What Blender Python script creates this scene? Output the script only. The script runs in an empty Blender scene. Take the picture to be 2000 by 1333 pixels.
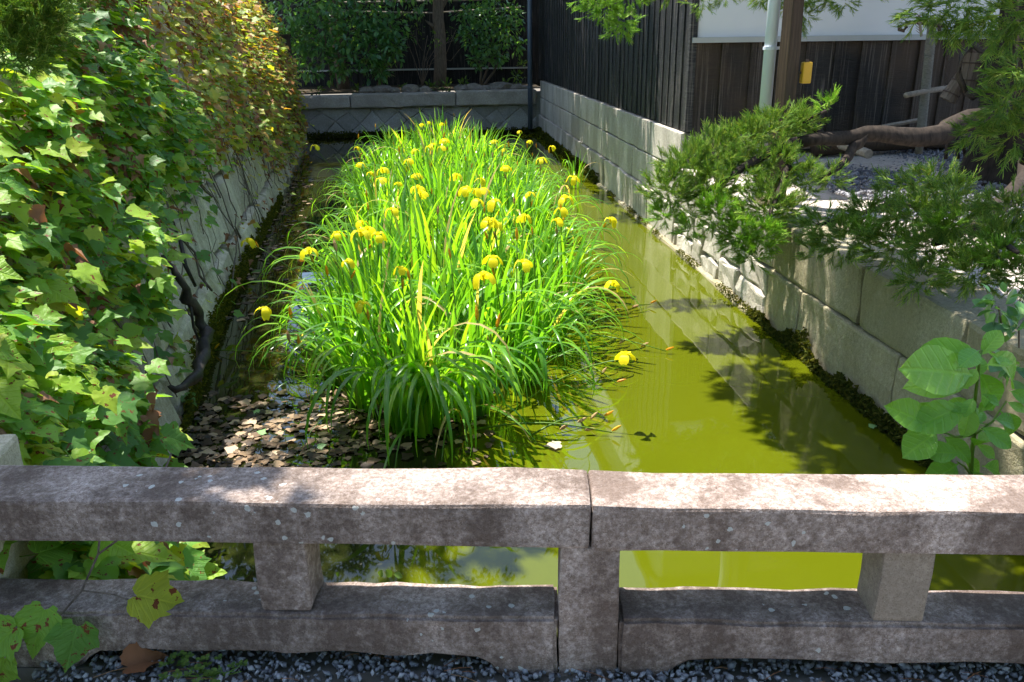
import bpy, bmesh, math, random
import numpy as np
from mathutils import Vector, Matrix, noise as mnoise

# ------------------------------------------------------------------ camera, sky, sun, exposure
random.seed(7)
rng = np.random.default_rng(7)
scene = bpy.context.scene
COL = scene.collection
F_PX, CAM_H = 1620.0, 2.1
def unit(v):
    v = np.asarray(v, float); return v / np.linalg.norm(v)
_v = unit([840 - 1000, 667 - 78, -F_PX]); _u = -unit([60., -4473, -F_PX])
_u = unit(_u - _v * (_u @ _v)); _x = np.cross(_v, _u)
RC = np.array([_x, _v, _u]); CAM = np.array([0., 0., CAM_H])
cam_data = bpy.data.cameras.new('camera'); cam = bpy.data.objects.new('camera', cam_data); COL.objects.link(cam)
cam.matrix_world = Matrix([[*RC[0], CAM[0]], [*RC[1], CAM[1]], [*RC[2], CAM[2]], [0, 0, 0, 1]])
cam_data.sensor_width = 36.0; cam_data.lens = 36.0 * F_PX / 2000.0; cam_data.clip_end = 1500; cam_data.clip_start = 0.05
scene.camera = cam

SUN = unit([-0.25, 0.28, 1.0])
world = bpy.data.worlds.new('World'); scene.world = world; world.use_nodes = True
wn = world.node_tree.nodes; wl = world.node_tree.links
sky = wn.new('ShaderNodeTexSky'); sky.sky_type = 'NISHITA'; sky.sun_disc = False
sky.sun_elevation = math.asin(SUN[2]); sky.sun_rotation = math.atan2(SUN[0], SUN[1])
wn['Background'].inputs['Strength'].default_value = 0.14
wl.new(sky.outputs[0], wn['Background'].inputs[0])
sl = bpy.data.lights.new('sun', 'SUN'); sl.energy = 5.0; sl.angle = math.radians(0.55); sl.color = (1.0, 0.95, 0.87)
so = bpy.data.objects.new('sun', sl); COL.objects.link(so)
so.rotation_euler = Vector(-SUN).to_track_quat('-Z', 'Y').to_euler(); so.location = (-8, 4, 20)
vs = scene.view_settings; vs.view_transform = 'Standard'; vs.look = 'None'; vs.exposure = 1.45; vs.gamma = 1.0
vs.use_curve_mapping = False
scene.render.engine = 'CYCLES'
cy = scene.cycles; cy.use_denoising = True; cy.max_bounces = 7; cy.diffuse_bounces = 4; cy.glossy_bounces = 3
cy.transmission_bounces = 5; cy.use_adaptive_sampling = True; cy.adaptive_threshold = 0.02
cy.sample_clamp_indirect = 6.0; cy.caustics_reflective = False; cy.caustics_refractive = False

# ------------------------------------------------------------------ survey helpers (pixel of the photo -> point of the place)
def ray(px, py): return unit(RC @ np.array([px - 1000, 667 - py, -F_PX]))
def at_z(px, py, z=0.):
    d = ray(px, py); return CAM + d * ((z - CAM_H) / d[2])
def at_x(px, py, x):
    d = ray(px, py); return CAM + d * (x / d[0])
def at_y(px, py, y):
    d = ray(px, py); return CAM + d * (y / d[1])

# ------------------------------------------------------------------ mesh helpers
class MB:
    def __init__(s): s.v = []; s.f = []; s.n = 0
    def add(s, v, f):
        v = np.asarray(v, float).reshape(-1, 3); s.v.append(v); n = s.n
        s.f.extend([tuple(i + n for i in q) for q in f]); s.n += len(v)
    def box(s, lo, hi):
        x0, y0, z0 = lo; x1, y1, z1 = hi
        s.add([(x0,y0,z0),(x1,y0,z0),(x1,y1,z0),(x0,y1,z0),(x0,y0,z1),(x1,y0,z1),(x1,y1,z1),(x0,y1,z1)],
              [(0,3,2,1),(4,5,6,7),(0,1,5,4),(1,2,6,5),(2,3,7,6),(3,0,4,7)])
    def tube(s, pts, rad, sides=6, caps=True, wob=0.0):
        pts = [np.asarray(p, float) for p in pts]; k = len(pts)
        if np.isscalar(rad): rad = [rad] * k
        vs_ = []; up = np.array([0.31, 0.17, 0.93])
        for i, p in enumerate(pts):
            t = unit(pts[min(i+1, k-1)] - pts[max(i-1, 0)])
            a = np.cross(t, up)
            if np.linalg.norm(a) < 1e-3: a = np.cross(t, [1, 0, 0])
            a = unit(a); b = np.cross(t, a)
            for j in range(sides):
                w = 2 * math.pi * j / sides; r = rad[i] * (1 + wob * (random.random() - .5) * 2)
                vs_.append(p + (a * math.cos(w) + b * math.sin(w)) * r)
        fs = []
        for i in range(k - 1):
            for j in range(sides):
                q = (j + 1) % sides
                fs.append((i*sides+j, i*sides+q, (i+1)*sides+q, (i+1)*sides+j))
        if caps:
            fs.append(tuple(range(sides - 1, -1, -1))); fs.append(tuple((k-1)*sides + j for j in range(sides)))
        s.add(vs_, fs)
    def build(s, name, mat, parent=None, smooth=False, origin=None):
        v = np.vstack(s.v); me = bpy.data.meshes.new(name)
        if origin is not None: v = v - np.asarray(origin)
        me.from_pydata(v.tolist(), [], s.f); me.update()
        return mk(name, me, mat, parent, smooth, origin)
def mk(name, me, mat, parent=None, smooth=False, origin=None):
    if mat is not None and len(me.materials) == 0: me.materials.append(mat)
    if smooth: me.polygons.foreach_set('use_smooth', [True] * len(me.polygons))
    o = bpy.data.objects.new(name, me); COL.objects.link(o)
    if parent is not None: o.parent = parent
    if origin is not None: o.location = tuple(origin)
    return o
def tag(o, label=None, cat=None, group=None, kind=None):
    if label: o['label'] = label
    if cat: o['category'] = cat
    if group: o['group'] = group
    if kind: o['kind'] = kind
    return o
def thing(name, label, cat, group=None, loc=(0, 0, 0), rotz=0.):
    o = bpy.data.objects.new(name, None); COL.objects.link(o); o.location = tuple(loc); o.rotation_euler = (0, 0, rotz)
    return tag(o, label, cat, group)
def structure(o): o['kind'] = 'structure'; return o
def stuff(o): o['kind'] = 'stuff'; return o
def inst(name, me, parent=None, M=None):
    o = bpy.data.objects.new(name, me); COL.objects.link(o)
    if parent is not None: o.parent = parent
    if M is not None: o.matrix_local = M
    return o

def batch(name, tv, tf, mats4, mat, parent=None, smooth=False):
    """one mesh out of many placed copies of a template (numpy)"""
    tv = np.asarray(tv, float); n = len(mats4); k = len(tv)
    A = np.asarray(mats4)[:, :3, :3]; T = np.asarray(mats4)[:, :3, 3]
    V = np.einsum('nij,kj->nki', A, tv) + T[:, None, :]
    lens = np.array([len(q) for q in tf]); flat = np.concatenate([np.array(q) for q in tf])
    idx = (flat[None, :] + (np.arange(n) * k)[:, None]).ravel()
    ll = np.tile(lens, n)
    me = bpy.data.meshes.new(name)
    me.vertices.add(n * k); me.vertices.foreach_set('co', V.astype(np.float32).ravel())
    me.loops.add(len(idx)); me.loops.foreach_set('vertex_index', idx.astype(np.int32))
    me.polygons.add(len(ll)); starts = np.concatenate([[0], np.cumsum(ll)[:-1]])
    me.polygons.foreach_set('loop_start', starts.astype(np.int32)); me.polygons.foreach_set('loop_total', ll.astype(np.int32))
    me.update(calc_edges=True)
    return mk(name, me, mat, parent, smooth)
def frame(p, yv, zv, s):
    """4x4 with local Y along yv, local Z near zv, scale s (scalar or 3)"""
    y = unit(yv); x = np.cross(y, zv)
    if np.linalg.norm(x) < 1e-4: x = np.cross(y, [0.3, 0.5, 0.8])
    x = unit(x); z = np.cross(x, y)
    sc = np.ones(3) * s
    M = np.eye(4); M[:3, 0] = x * sc[0]; M[:3, 1] = y * sc[1]; M[:3, 2] = z * sc[2]; M[:3, 3] = p
    return M
def rnd(a, b): return random.uniform(a, b)
def fbm(p, s=1.0): return mnoise.fractal(Vector(p) * s, 1.0, 2.0, 4)

# ------------------------------------------------------------------ materials
class NT:
    def __init__(s, name):
        s.m = bpy.data.materials.new(name); s.m.use_nodes = True; s.t = s.m.node_tree
        s.b = s.t.nodes['Principled BSDF']; s.out = s.t.nodes['Material Output']
    def n(s, typ, **kw):
        nd = s.t.nodes.new(typ)
        for k, v in kw.items():
            if k in nd.inputs: nd.inputs[k].default_value = v
            else: setattr(nd, k, v)
        return nd
    def l(s, a, b): s.t.links.new(a, b)
    def pos(s, scale=(1, 1, 1), obj=False):
        if obj: o = s.n('ShaderNodeTexCoord').outputs['Object']
        else: o = s.n('ShaderNodeNewGeometry').outputs['Position']
        mp = s.n('ShaderNodeMapping'); mp.inputs['Scale'].default_value = scale; s.l(o, mp.inputs[0]); return mp.outputs[0]
    def noise(s, vec, scale, detail=3., rough=.55):
        nd = s.n('ShaderNodeTexNoise'); nd.inputs['Scale'].default_value = scale; nd.inputs['Detail'].default_value = detail
        nd.inputs['Roughness'].default_value = rough; s.l(vec, nd.inputs['Vector']); return nd.outputs['Fac']
    def vor(s, vec, scale, feature='F1', out='Distance'):
        nd = s.n('ShaderNodeTexVoronoi', feature=feature); nd.inputs['Scale'].default_value = scale; s.l(vec, nd.inputs['Vector']); return nd.outputs[out]
    def ramp(s, fac, stops):
        nd = s.n('ShaderNodeValToRGB'); cr = nd.color_ramp
        while len(cr.elements) < len(stops): cr.elements.new(0.5)
        for e, (p, c) in zip(cr.elements, stops):
            e.position = p; e.color = (*c, 1) if not np.isscalar(c) else (c, c, c, 1)
        s.l(fac, nd.inputs[0]); return nd.outputs[0]
    def mix(s, fac, a, b, mode='MIX'):
        nd = s.n('ShaderNodeMix', data_type='RGBA', blend_type=mode)
        for val, key in ((fac, 0), (a, 6), (b, 7)):
            if hasattr(val, 'links'): s.l(val, nd.inputs[key])
            elif np.isscalar(val): nd.inputs[key].default_value = val if key == 0 else (val, val, val, 1)
            else: nd.inputs[key].default_value = (*val, 1)
        return nd.outputs[2]
    def math(s, op, a, b=0.):
        nd = s.n('ShaderNodeMath', operation=op)
        for val, i in ((a, 0), (b, 1)):
            if hasattr(val, 'links'): s.l(val, nd.inputs[i])
            else: nd.inputs[i].default_value = val
        return nd.outputs[0]
    def bump(s, h, strength=.5, dist=.01):
        nd = s.n('ShaderNodeBump'); nd.inputs['Strength'].default_value = strength; nd.inputs['Distance'].default_value = dist
        s.l(h, nd.inputs['Height']); s.l(nd.outputs[0], s.b.inputs['Normal']); return nd.outputs[0]
    def set(s, col=None, rough=.8, spec=.3):
        if col is not None:
            if hasattr(col, 'links'): s.l(col, s.b.inputs['Base Color'])
            else: s.b.inputs['Base Color'].default_value = (*col, 1)
        if hasattr(rough, 'links'): s.l(rough, s.b.inputs['Roughness'])
        else: s.b.inputs['Roughness'].default_value = rough
        s.b.inputs['Specular IOR Level'].default_value = spec
        return s.m
    def rand(s):
        a = s.n('ShaderNodeNewGeometry').outputs['Random Per Island']; b = s.n('ShaderNodeObjectInfo').outputs['Random']
        return s.math('FRACT', s.math('ADD', a, s.math('MULTIPLY', b, 7.31)))

def m_plain(name, col, rough=.7, spec=.3, var=.25, scale=8, bump=.2):
    t = NT(name); p = t.pos(); n = t.noise(p, scale, 5)
    c = t.mix(n, tuple(x * (1 - var) for x in col), tuple(min(1, x * (1 + var)) for x in col))
    if bump: t.bump(t.noise(p, scale * 8, 3), bump, .004)
    return t.set(c, rough, spec)

def m_leaf(name, stops, trans=.4, tcol=None, rough=.42, spots=0., spotcol=(.16, .045, .015), spot_scale=30, tgain=1.6, bumps=True, spec=.35, mott=.45, veins=None, veincol=(1.3, 1.25, 1.1)):
    """leaf: colour by leaf, light through the blade"""
    t = NT(name); r = t.rand(); c = t.ramp(r, stops)
    p = t.pos(); c = t.mix(t.math('MULTIPLY', t.noise(p, 22, 3), mott), c, t.mix(1., c, (.55, .6, .5), 'MULTIPLY'))
    if spots:
        sp = t.math('GREATER_THAN', t.noise(p, spot_scale, 4, .65), 1 - spots)
        c = t.mix(sp, c, spotcol)
    vh = None
    if veins:
        so_ = t.n('ShaderNodeSeparateXYZ'); t.l(t.n('ShaderNodeTexCoord').outputs['Object'], so_.inputs[0]); X, Y_ = so_.outputs[0], so_.outputs[1]; ax = t.math('ABSOLUTE', X)
        dmin = t.math('MULTIPLY', ax, .8)
        if veins == 'palm':
            for k in (.78, 1.35): dmin = t.math('MINIMUM', dmin, t.math('ABSOLUTE', t.math('SUBTRACT', t.math('MULTIPLY', ax, math.cos(k)), t.math('MULTIPLY', Y_, math.sin(k)))))
        fr_ = t.math('FRACT', t.math('MULTIPLY', t.math('SUBTRACT', Y_, t.math('MULTIPLY', ax, .75)), 7.5))
        dmin = t.math('MINIMUM', dmin, t.math('ADD', t.math('MULTIPLY', t.math('ABSOLUTE', t.math('SUBTRACT', fr_, .5)), .12), .006))
        vf = t.ramp(dmin, [(.006, 1.), (.022, 0.)]); c = t.mix(t.math('MULTIPLY', vf, .6), c, t.mix(1., c, veincol, 'MULTIPLY')); vh = vf
    t.set(c, rough, spec)
    if vh is not None: t.bump(t.math('ADD', t.math('MULTIPLY', vh, -.6), t.noise(p, 60, 2)), .5, .01)
    elif bumps: t.bump(t.noise(p, 60, 2), .25, .01)
    tr = t.n('ShaderNodeBsdfTranslucent')
    tc = t.mix(1., c, tcol or (tgain * 1.25, tgain * 1.15, tgain * .35), 'MULTIPLY'); t.l(tc, tr.inputs[0])
    ms = t.n('ShaderNodeMixShader'); ms.inputs[0].default_value = trans
    t.l(t.b.outputs[0], ms.inputs[1]); t.l(tr.outputs[0], ms.inputs[2]); t.l(ms.outputs[0], t.out.inputs[0])
    return t.m

def m_granite(name, base, dark, pale, stain=.5, stain_col=(.10, .075, .06), speck=260, stain_scale=2.2, bump=.5, warm=None, streak=1.0, lichen=False):
    t = NT(name); p = t.pos()
    fine = t.noise(p, speck, 2, .7); med = t.noise(p, speck * .28, 3, .6)
    c = t.ramp(fine, [(.30, dark), (.46, base), (.60, base), (.74, pale)])
    c = t.mix(t.ramp(med, [(.42, 0.), (.7, .55)]), c, pale)
    if stain:
        ps = t.pos((1, 1, streak))
        big = t.noise(ps, stain_scale, 6, .62); sm = t.noise(p, 34, 4, .7)
        k = t.math('ADD', big, t.math('MULTIPLY', t.math('SUBTRACT', sm, .5), .55))
        k = t.ramp(k, [(.32, .0), (.60, stain)])
        c = t.mix(k, c, t.mix(fine, tuple(x * .55 for x in stain_col), tuple(x * 1.5 for x in stain_col)))
    if warm is not None:
        c = t.mix(t.ramp(t.noise(p, 1.1, 3), [(.45, 0.), (.65, .6)]), c, warm)
    ob = t.n('ShaderNodeObjectInfo').outputs['Random']
    c = t.mix(1., c, t.ramp(ob, [(0., .82), (1., 1.12)]), 'MULTIPLY')
    if lichen:
        v = t.vor(t.pos(), 24); pick = t.noise(t.pos(), 2.0, 2)
        spot = t.math('MULTIPLY', t.math('LESS_THAN', t.math('ADD', v, t.math('MULTIPLY', t.noise(p, 60, 3), .45)), .38), t.math('GREATER_THAN', pick, .60))
        c = t.mix(t.math('MULTIPLY', spot, .75), c, (.50, .52, .50))
    t.bump(t.math('ADD', t.noise(p, speck * .5, 3, .7), t.math('MULTIPLY', t.noise(p, 28, 4, .6), 1.5)), bump, .006)
    return t.set(c, .82, .25)

M = {}
M['rail'] = m_granite('rail_granite', (.315, .245, .205), (.10, .075, .066), (.80, .69, .64), .84, (.088, .060, .046), 330, 4.2, .8, streak=.2, lichen=True)
M['strut'] = m_granite('strut_granite', (.38, .315, .24), (.16, .13, .10), (.60, .52, .42), .5, (.15, .11, .085), 300, 3.5, .5)
M['pillar'] = m_granite('pillar_granite', (.40, .36, .26), (.2, .17, .12), (.56, .50, .38), .35, (.14, .11, .06), 240, 3, .6)
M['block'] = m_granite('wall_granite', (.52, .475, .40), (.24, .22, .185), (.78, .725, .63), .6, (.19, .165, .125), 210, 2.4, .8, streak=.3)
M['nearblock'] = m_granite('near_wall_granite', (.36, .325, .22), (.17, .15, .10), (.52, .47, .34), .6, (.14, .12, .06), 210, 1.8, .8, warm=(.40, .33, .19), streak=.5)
M['coping'] = m_granite('coping_granite', (.44, .40, .33), (.22, .20, .16), (.62, .57, .49), .5, (.18, .155, .12), 140, 2.2, .8)
M['masonry'] = m_granite('masonry_granite', (.36, .355, .32), (.19, .185, .16), (.52, .51, .47), .45, (.15, .145, .11), 150, 2.2, .8)
M['leftstone'] = m_granite('bank_stone', (.60, .545, .43), (.30, .265, .20), (.80, .74, .62), .5, (.17, .13, .085), 120, 5, .9, streak=.25)
M['mortar'] = m_plain('mortar', (.11, .105, .09), .95, .1)
M['slab'] = m_granite('paving_slab', (.17, .17, .19), (.09, .09, .10), (.29, .29, .31), .4, (.10, .09, .09), 200, 3, .5)
M['soil'] = m_plain('soil', (.06, .048, .032), .95, .1, .4, 6, .8)
M['earth'] = m_plain('ground_earth', (.16, .14, .11), .95, .1, .3, 3, .5)
M['sand'] = m_granite('courtyard_ground', (.42, .37, .32), (.25, .22, .19), (.60, .54, .47), .3, (.2, .17, .14), 90, 3, .6)
M['dark'] = m_plain('shadow_gap', (.03, .028, .024), .95, .05)
def m_pebble(name, a, b, c3):
    t = NT(name); r = t.rand(); c = t.ramp(r, [(0., a), (.55, b), (1., c3)])
    p = t.pos(); c = t.mix(t.math('MULTIPLY', t.noise(p, 120, 3), .5), c, t.mix(1., c, .5, 'MULTIPLY')); return t.set(c, .75, .3)
M['pebble'] = m_pebble('pebble', (.12, .128, .145), (.22, .235, .26), (.42, .435, .46))
M['gravel'] = m_pebble('courtyard_gravel', (.13, .13, .15), (.22, .22, .25), (.38, .37, .38))
M['rock'] = m_granite('edging_rock', (.22, .19, .155), (.1, .09, .07), (.36, .32, .27), .4, (.09, .08, .06), 60, 4, .9)

# charred cedar
def m_char(name, col, hi, brown=.0):
    t = NT(name); p = t.pos(); ps = t.pos((5, 5, 70)); pv = t.pos((60, 60, 1.6))
    cr = t.noise(ps, 1.6, 4, .65); gr = t.noise(pv, 1., 4, .6)
    c = t.mix(t.ramp(cr, [(.45, 0.), (.75, .55)]), col, hi)
    c = t.mix(t.ramp(gr, [(.54, 0.), (.76, .6)]), c, (.30, .25, .22))
    ob = t.n('ShaderNodeObjectInfo').outputs['Random']
    c = t.mix(1., c, t.ramp(ob, [(0., .6), (1., 1.3)]), 'MULTIPLY')
    if brown:
        c = t.mix(t.math('MULTIPLY', t.ramp(t.noise(p, .9, 3), [(.38, 0.), (.62, 1.)]), brown), c, (.11, .070, .042))
    t.bump(t.math('ADD', cr, t.math('MULTIPLY', gr, .4)), .9, .012)
    return t.set(c, .55, .25)
M['char'] = m_char('charred_cedar', (.008, .0085, .0095), (.04, .04, .043))
M['charfront'] = m_char('charred_cedar_front', (.022, .020, .018), (.055, .045, .036), .75)
M['batten'] = m_char('charred_batten', (.02, .02, .021), (.12, .11, .105))
def m_wood(name, a, b, scale=(3, 3, 40), rough=.7, rot=False):
    t = NT(name); p = t.pos(scale); n = t.noise(p, 1.2, 5, .6); c = t.mix(t.ramp(n, [(.3, 0.), (.7, 1.)]), a, b)
    t.bump(n, .5, .006); return t.set(c, rough, .25)
M['sill'] = m_wood('sill_timber', (.17, .125, .085), (.27, .205, .145), (4, 40, 40))
M['post'] = m_wood('post_timber', (.032, .021, .013), (.075, .050, .031), (40, 40, 2.5))
M['greywood'] = m_wood('weathered_timber', (.20, .17, .135), (.36, .31, .25), (20, 20, 20))
M['bucketwood'] = m_wood('bucket_wood', (.11, .085, .065), (.21, .165, .13), (45, 45, 3))
M['bark'] = m_wood('juniper_bark', (.012, .009, .007), (.050, .037, .028), (30, 30, 5), .9)
M['barkgrey'] = m_wood('shrub_bark', (.08, .058, .042), (.19, .145, .105), (40, 40, 6), .9)
M['deadwood'] = m_wood('dead_branch', (.010, .009, .008), (.045, .038, .032), (30, 30, 14), .6)
M['vinestem'] = m_wood('vine_stem', (.055, .04, .03), (.19, .15, .12), (40, 40, 8), .9)
M['rope'] = m_wood('rope', (.20, .185, .155), (.36, .34, .29), (30, 30, 120), .9)
M['oldrope'] = m_wood('old_rope', (.05, .04, .032), (.12, .10, .08), (60, 60, 60), .95)
M['plaster'] = m_plain('white_plaster', (.74, .745, .75), .9, .2, .05, 2, .06)
M['trim'] = m_plain('pale_trim', (.42, .43, .42), .6, .3, .15, 5, .1)
M['pvc'] = m_plain('grey_pvc', (.66, .69, .75), .35, .5, .06, 4, .0)
M['bluepipe'] = m_plain('blue_grey_pipe', (.095, .12, .16), .38, .5, .12, 4, .0)
M['darkpipe'] = m_plain('drain_pipe', (.10, .10, .095), .6, .3)
M['iron'] = m_plain('rusty_iron', (.07, .045, .035), .7, .4, .4, 30)
M['yellowbox'] = m_plain('yellow_plastic', (.60, .33, .02), .45, .4, .12, 20, .0)
M['tile'] = m_plain('roof_tile', (.09, .095, .10), .5, .4, .25, 6, .2)
M['moss'] = m_leaf('moss', [(0., (.035, .05, .008)), (.6, (.09, .105, .012)), (1., (.19, .17, .02))], .25, rough=.9, bumps=False, spec=.1)
M['moss_dark'] = m_leaf('dark_moss', [(0., (.03, .042, .009)), (.7, (.08, .095, .016)), (1., (.16, .15, .03))], .2, rough=.9, bumps=False, spec=.1)
# foliage
M['ivy'] = m_leaf('ivy_leaf', [(0., (.085, .21, .045)), (.3, (.13, .29, .045)), (.6, (.20, .38, .04)), (.85, (.30, .44, .04)), (1., (.42, .45, .05))], .46, rough=.48, spots=.38, spot_scale=38, spec=.3)
M['ivyvein'] = m_leaf('near_ivy_leaf', [(0., (.085, .21, .045)), (.3, (.13, .29, .045)), (.6, (.20, .38, .04)), (.85, (.30, .44, .04)), (1., (.42, .45, .05))], .46, rough=.48, spots=.38, spot_scale=38, spec=.3, veins='palm')
M['ivydry'] = m_leaf('dry_ivy_leaf', [(0., (.16, .065, .03)), (.4, (.27, .12, .055)), (.75, (.30, .15, .075)), (1., (.34, .22, .12))], .3, rough=.7, tcol=(1.3, 1., .7))
M['ivyfar'] = m_leaf('far_ivy_leaf', [(0., (.15, .25, .035)), (.35, (.27, .37, .04)), (.6, (.40, .42, .05)), (.78, (.45, .32, .06)), (1., (.32, .13, .04))], .45, rough=.5, spots=.34, spot_scale=25)
M['iris'] = m_leaf('iris_blade', [(0., (.06, .18, .022)), (.4, (.105, .27, .022)), (.8, (.165, .35, .022)), (.955, (.25, .40, .03)), (.97, (.40, .30, .12)), (1., (.42, .33, .16))], .48, rough=.28, tgain=2.1, bumps=False, spec=.5, mott=.15)
M['stalk'] = m_leaf('iris_stalk', [(0., (.09, .20, .03)), (1., (.17, .28, .03))], .25, rough=.4, bumps=False)
M['petal'] = m_leaf('iris_petal', [(0., (.84, .70, .010)), (.6, (.87, .76, .015)), (1., (.88, .80, .04))], .42, tcol=(1.05, 1.08, .8), rough=.5, bumps=False, spec=.2, mott=.1)
M['bud'] = m_leaf('iris_bud', [(0., (.70, .32, .01)), (1., (.80, .48, .02))], .3, tcol=(1.1, 1., .6), rough=.5, bumps=False)
M['wilt'] = m_leaf('wilted_flower', [(0., (.42, .26, .12)), (1., (.62, .45, .22))], .3, tcol=(1.1, 1., .8), rough=.8, bumps=False)
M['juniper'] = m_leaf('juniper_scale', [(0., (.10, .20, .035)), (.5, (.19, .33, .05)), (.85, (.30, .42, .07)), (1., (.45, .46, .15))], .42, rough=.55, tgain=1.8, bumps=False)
M['juniperlit'] = m_leaf('lit_juniper_scale', [(0., (.15, .32, .03)), (.6, (.27, .47, .05)), (1., (.43, .54, .12))], .45, rough=.5, tgain=1.8, bumps=False)  # brighter copy of the juniper green, sunlight on the sprays put into the colour
M['shrub'] = m_leaf('shrub_leaf', [(0., (.055, .15, .055)), (.6, (.10, .24, .08)), (1., (.18, .33, .10))], .38, rough=.32, bumps=False, spec=.5)
M['crown'] = m_leaf('tree_leaf', [(0., (.04, .09, .02)), (.6, (.07, .14, .025)), (1., (.12, .19, .03))], .35, rough=.5, bumps=False)
M['fern'] = m_leaf('low_green', [(0., (.05, .11, .02)), (1., (.13, .21, .035))], .35, rough=.5, bumps=False)
M['broad'] = m_leaf('broad_leaf', [(0., (.14, .34, .05)), (.6, (.19, .41, .06)), (1., (.26, .47, .08))], .40, rough=.34, bumps=True, tgain=1.5, spec=.45, veins='pinnate', spots=.30, spot_scale=26, spotcol=(.16, .12, .03))
M['litter'] = m_leaf('leaf_litter', [(0., (.016, .011, .006)), (.4, (.045, .027, .013)), (.68, (.12, .07, .035)), (.88, (.30, .20, .12)), (1., (.42, .30, .19))], .1, tcol=(1, .9, .7), rough=.6)
M['paleleaf'] = m_leaf('pale_fallen_leaf', [(0., (.38, .25, .15)), (1., (.55, .42, .30))], .15, tcol=(1, .9, .7), rough=.7)
M['greenleaf'] = m_leaf('green_fallen_leaf', [(0., (.16, .32, .11)), (1., (.24, .40, .16))], .2, rough=.5)

# water: algae-green body with painted shade at left and front, under a smooth reflecting surface
t = NT('canal_water'); p = t.pos()
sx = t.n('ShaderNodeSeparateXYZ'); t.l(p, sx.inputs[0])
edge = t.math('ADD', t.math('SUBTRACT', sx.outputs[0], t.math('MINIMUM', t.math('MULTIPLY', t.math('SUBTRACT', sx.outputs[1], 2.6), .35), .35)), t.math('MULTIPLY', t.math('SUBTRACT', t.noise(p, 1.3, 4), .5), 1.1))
lit_mask = t.ramp(t.math('ADD', edge, .48), [(.0, 0.), (.30, 1.)])  # shadow edge painted into the water colour: dark at left and front
wc = t.mix(lit_mask, (.016, .019, .005), t.mix(t.noise(p, .8, 4), (.057, .071, .002), (.078, .092, .003)))
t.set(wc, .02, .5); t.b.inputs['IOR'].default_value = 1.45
t.bump(t.noise(t.pos((1, 1, 1)), 2.2, 2, .4), .035, .05)
M['water'] = t.m

# ------------------------------------------------------------------ the large setting
def quad_sheet(name, quads, mat):
    mb = MB()
    for q in quads: mb.add(q, [tuple(range(len(q)))])
    return structure(mb.build(name, mat))
LX = np.array([[-3., -1.2], [1.5, -1.36], [4.1, -1.5], [5., -1.6], [6.6, -1.8], [12.9, -2.3], [20., -2.93]])
def wall_x(y): return float(np.interp(y, LX[:, 0], LX[:, 1]))
def bt(y): return float(np.interp(y, [1.5, 5, 8, 20], [.30, .27, .21, .20]))   # lean of the left bank
RX = 2.5                                           # face of the right bank
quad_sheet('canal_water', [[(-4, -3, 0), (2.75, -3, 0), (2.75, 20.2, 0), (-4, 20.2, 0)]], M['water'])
quad_sheet('canal_bed', [[(-4, -3, -.9), (3, -3, -.9), (3, 20.4, -.9), (-4, 20.4, -.9)]], M['soil'])
quad_sheet('ground', [[(-400, -400, .55), (-1.9, -400, .55), (-1.9, -3, .55), (-1.75, 4, .55), (-2.9, 14, .55), (-3.25, 20.3, .55), (-400, 20.3, .55)],
                      [(3.2, -400, .55), (400, -400, .55), (400, 20.3, .55), (3.2, 20.3, .55)],
                      [(-400, 20.3, .55), (400, 20.3, .55), (400, 500, .55), (-400, 500, .55)],
                      [(-1.9, -400, .55), (3.2, -400, .55), (3.2, -3, .55), (-1.9, -3, .55)]], M['earth'])
quad_sheet('sky_bed_soil', [[(-3.3, 20.35, .93), (2.6, 20.35, .98), (2.6, 23, 1.02), (-5.5, 23, 1.0)]], M['soil']).name = 'planting_bed'
# courtyard behind the right bank
cy_rows = []
quad_sheet('courtyard', [[(2.9, 1.2, .79), (8, 1.2, .88), (8, 8.5, .96), (3.6, 8.5, .95), (2.9, 8.4, .83)]], M['sand'])

# ------------------------------------------------------------------ stones
def stone(poly, depth, to3, name, mat, parent, bev=.018, back=.12, wob=.006):
    """masonry stone: outline poly (2D), proud face with worn edges; to3(u,v,w) -> world, w outward"""
    n = len(poly); P = np.array(poly, float); c = P.mean(0)
    mb = MB(); v = []
    for (u, w_) in P: v.append(to3(u, w_, -back))
    for (u, w_) in P: v.append(to3(u, w_, depth - bev + rnd(-wob, wob)))
    ins = []
    for (u, w_) in P:
        d = c - (u, w_); L = max(np.linalg.norm(d), 1e-5); q = np.array((u, w_)) + d / L * bev * 1.6
        ins.append(q); v.append(to3(q[0], q[1], depth + rnd(-wob, wob)))
    v.append(to3(c[0], c[1], depth + rnd(-wob, wob * 2.5)))
    f = []
    for i in range(n):
        j = (i + 1) % n
        f += [(i, j, n + j, n + i), (n + i, n + j, 2*n + j, 2*n + i), (2*n + i, 2*n + j, 3*n)]
    mb.add(v, f); return mb.build(name, mat, parent)
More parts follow.
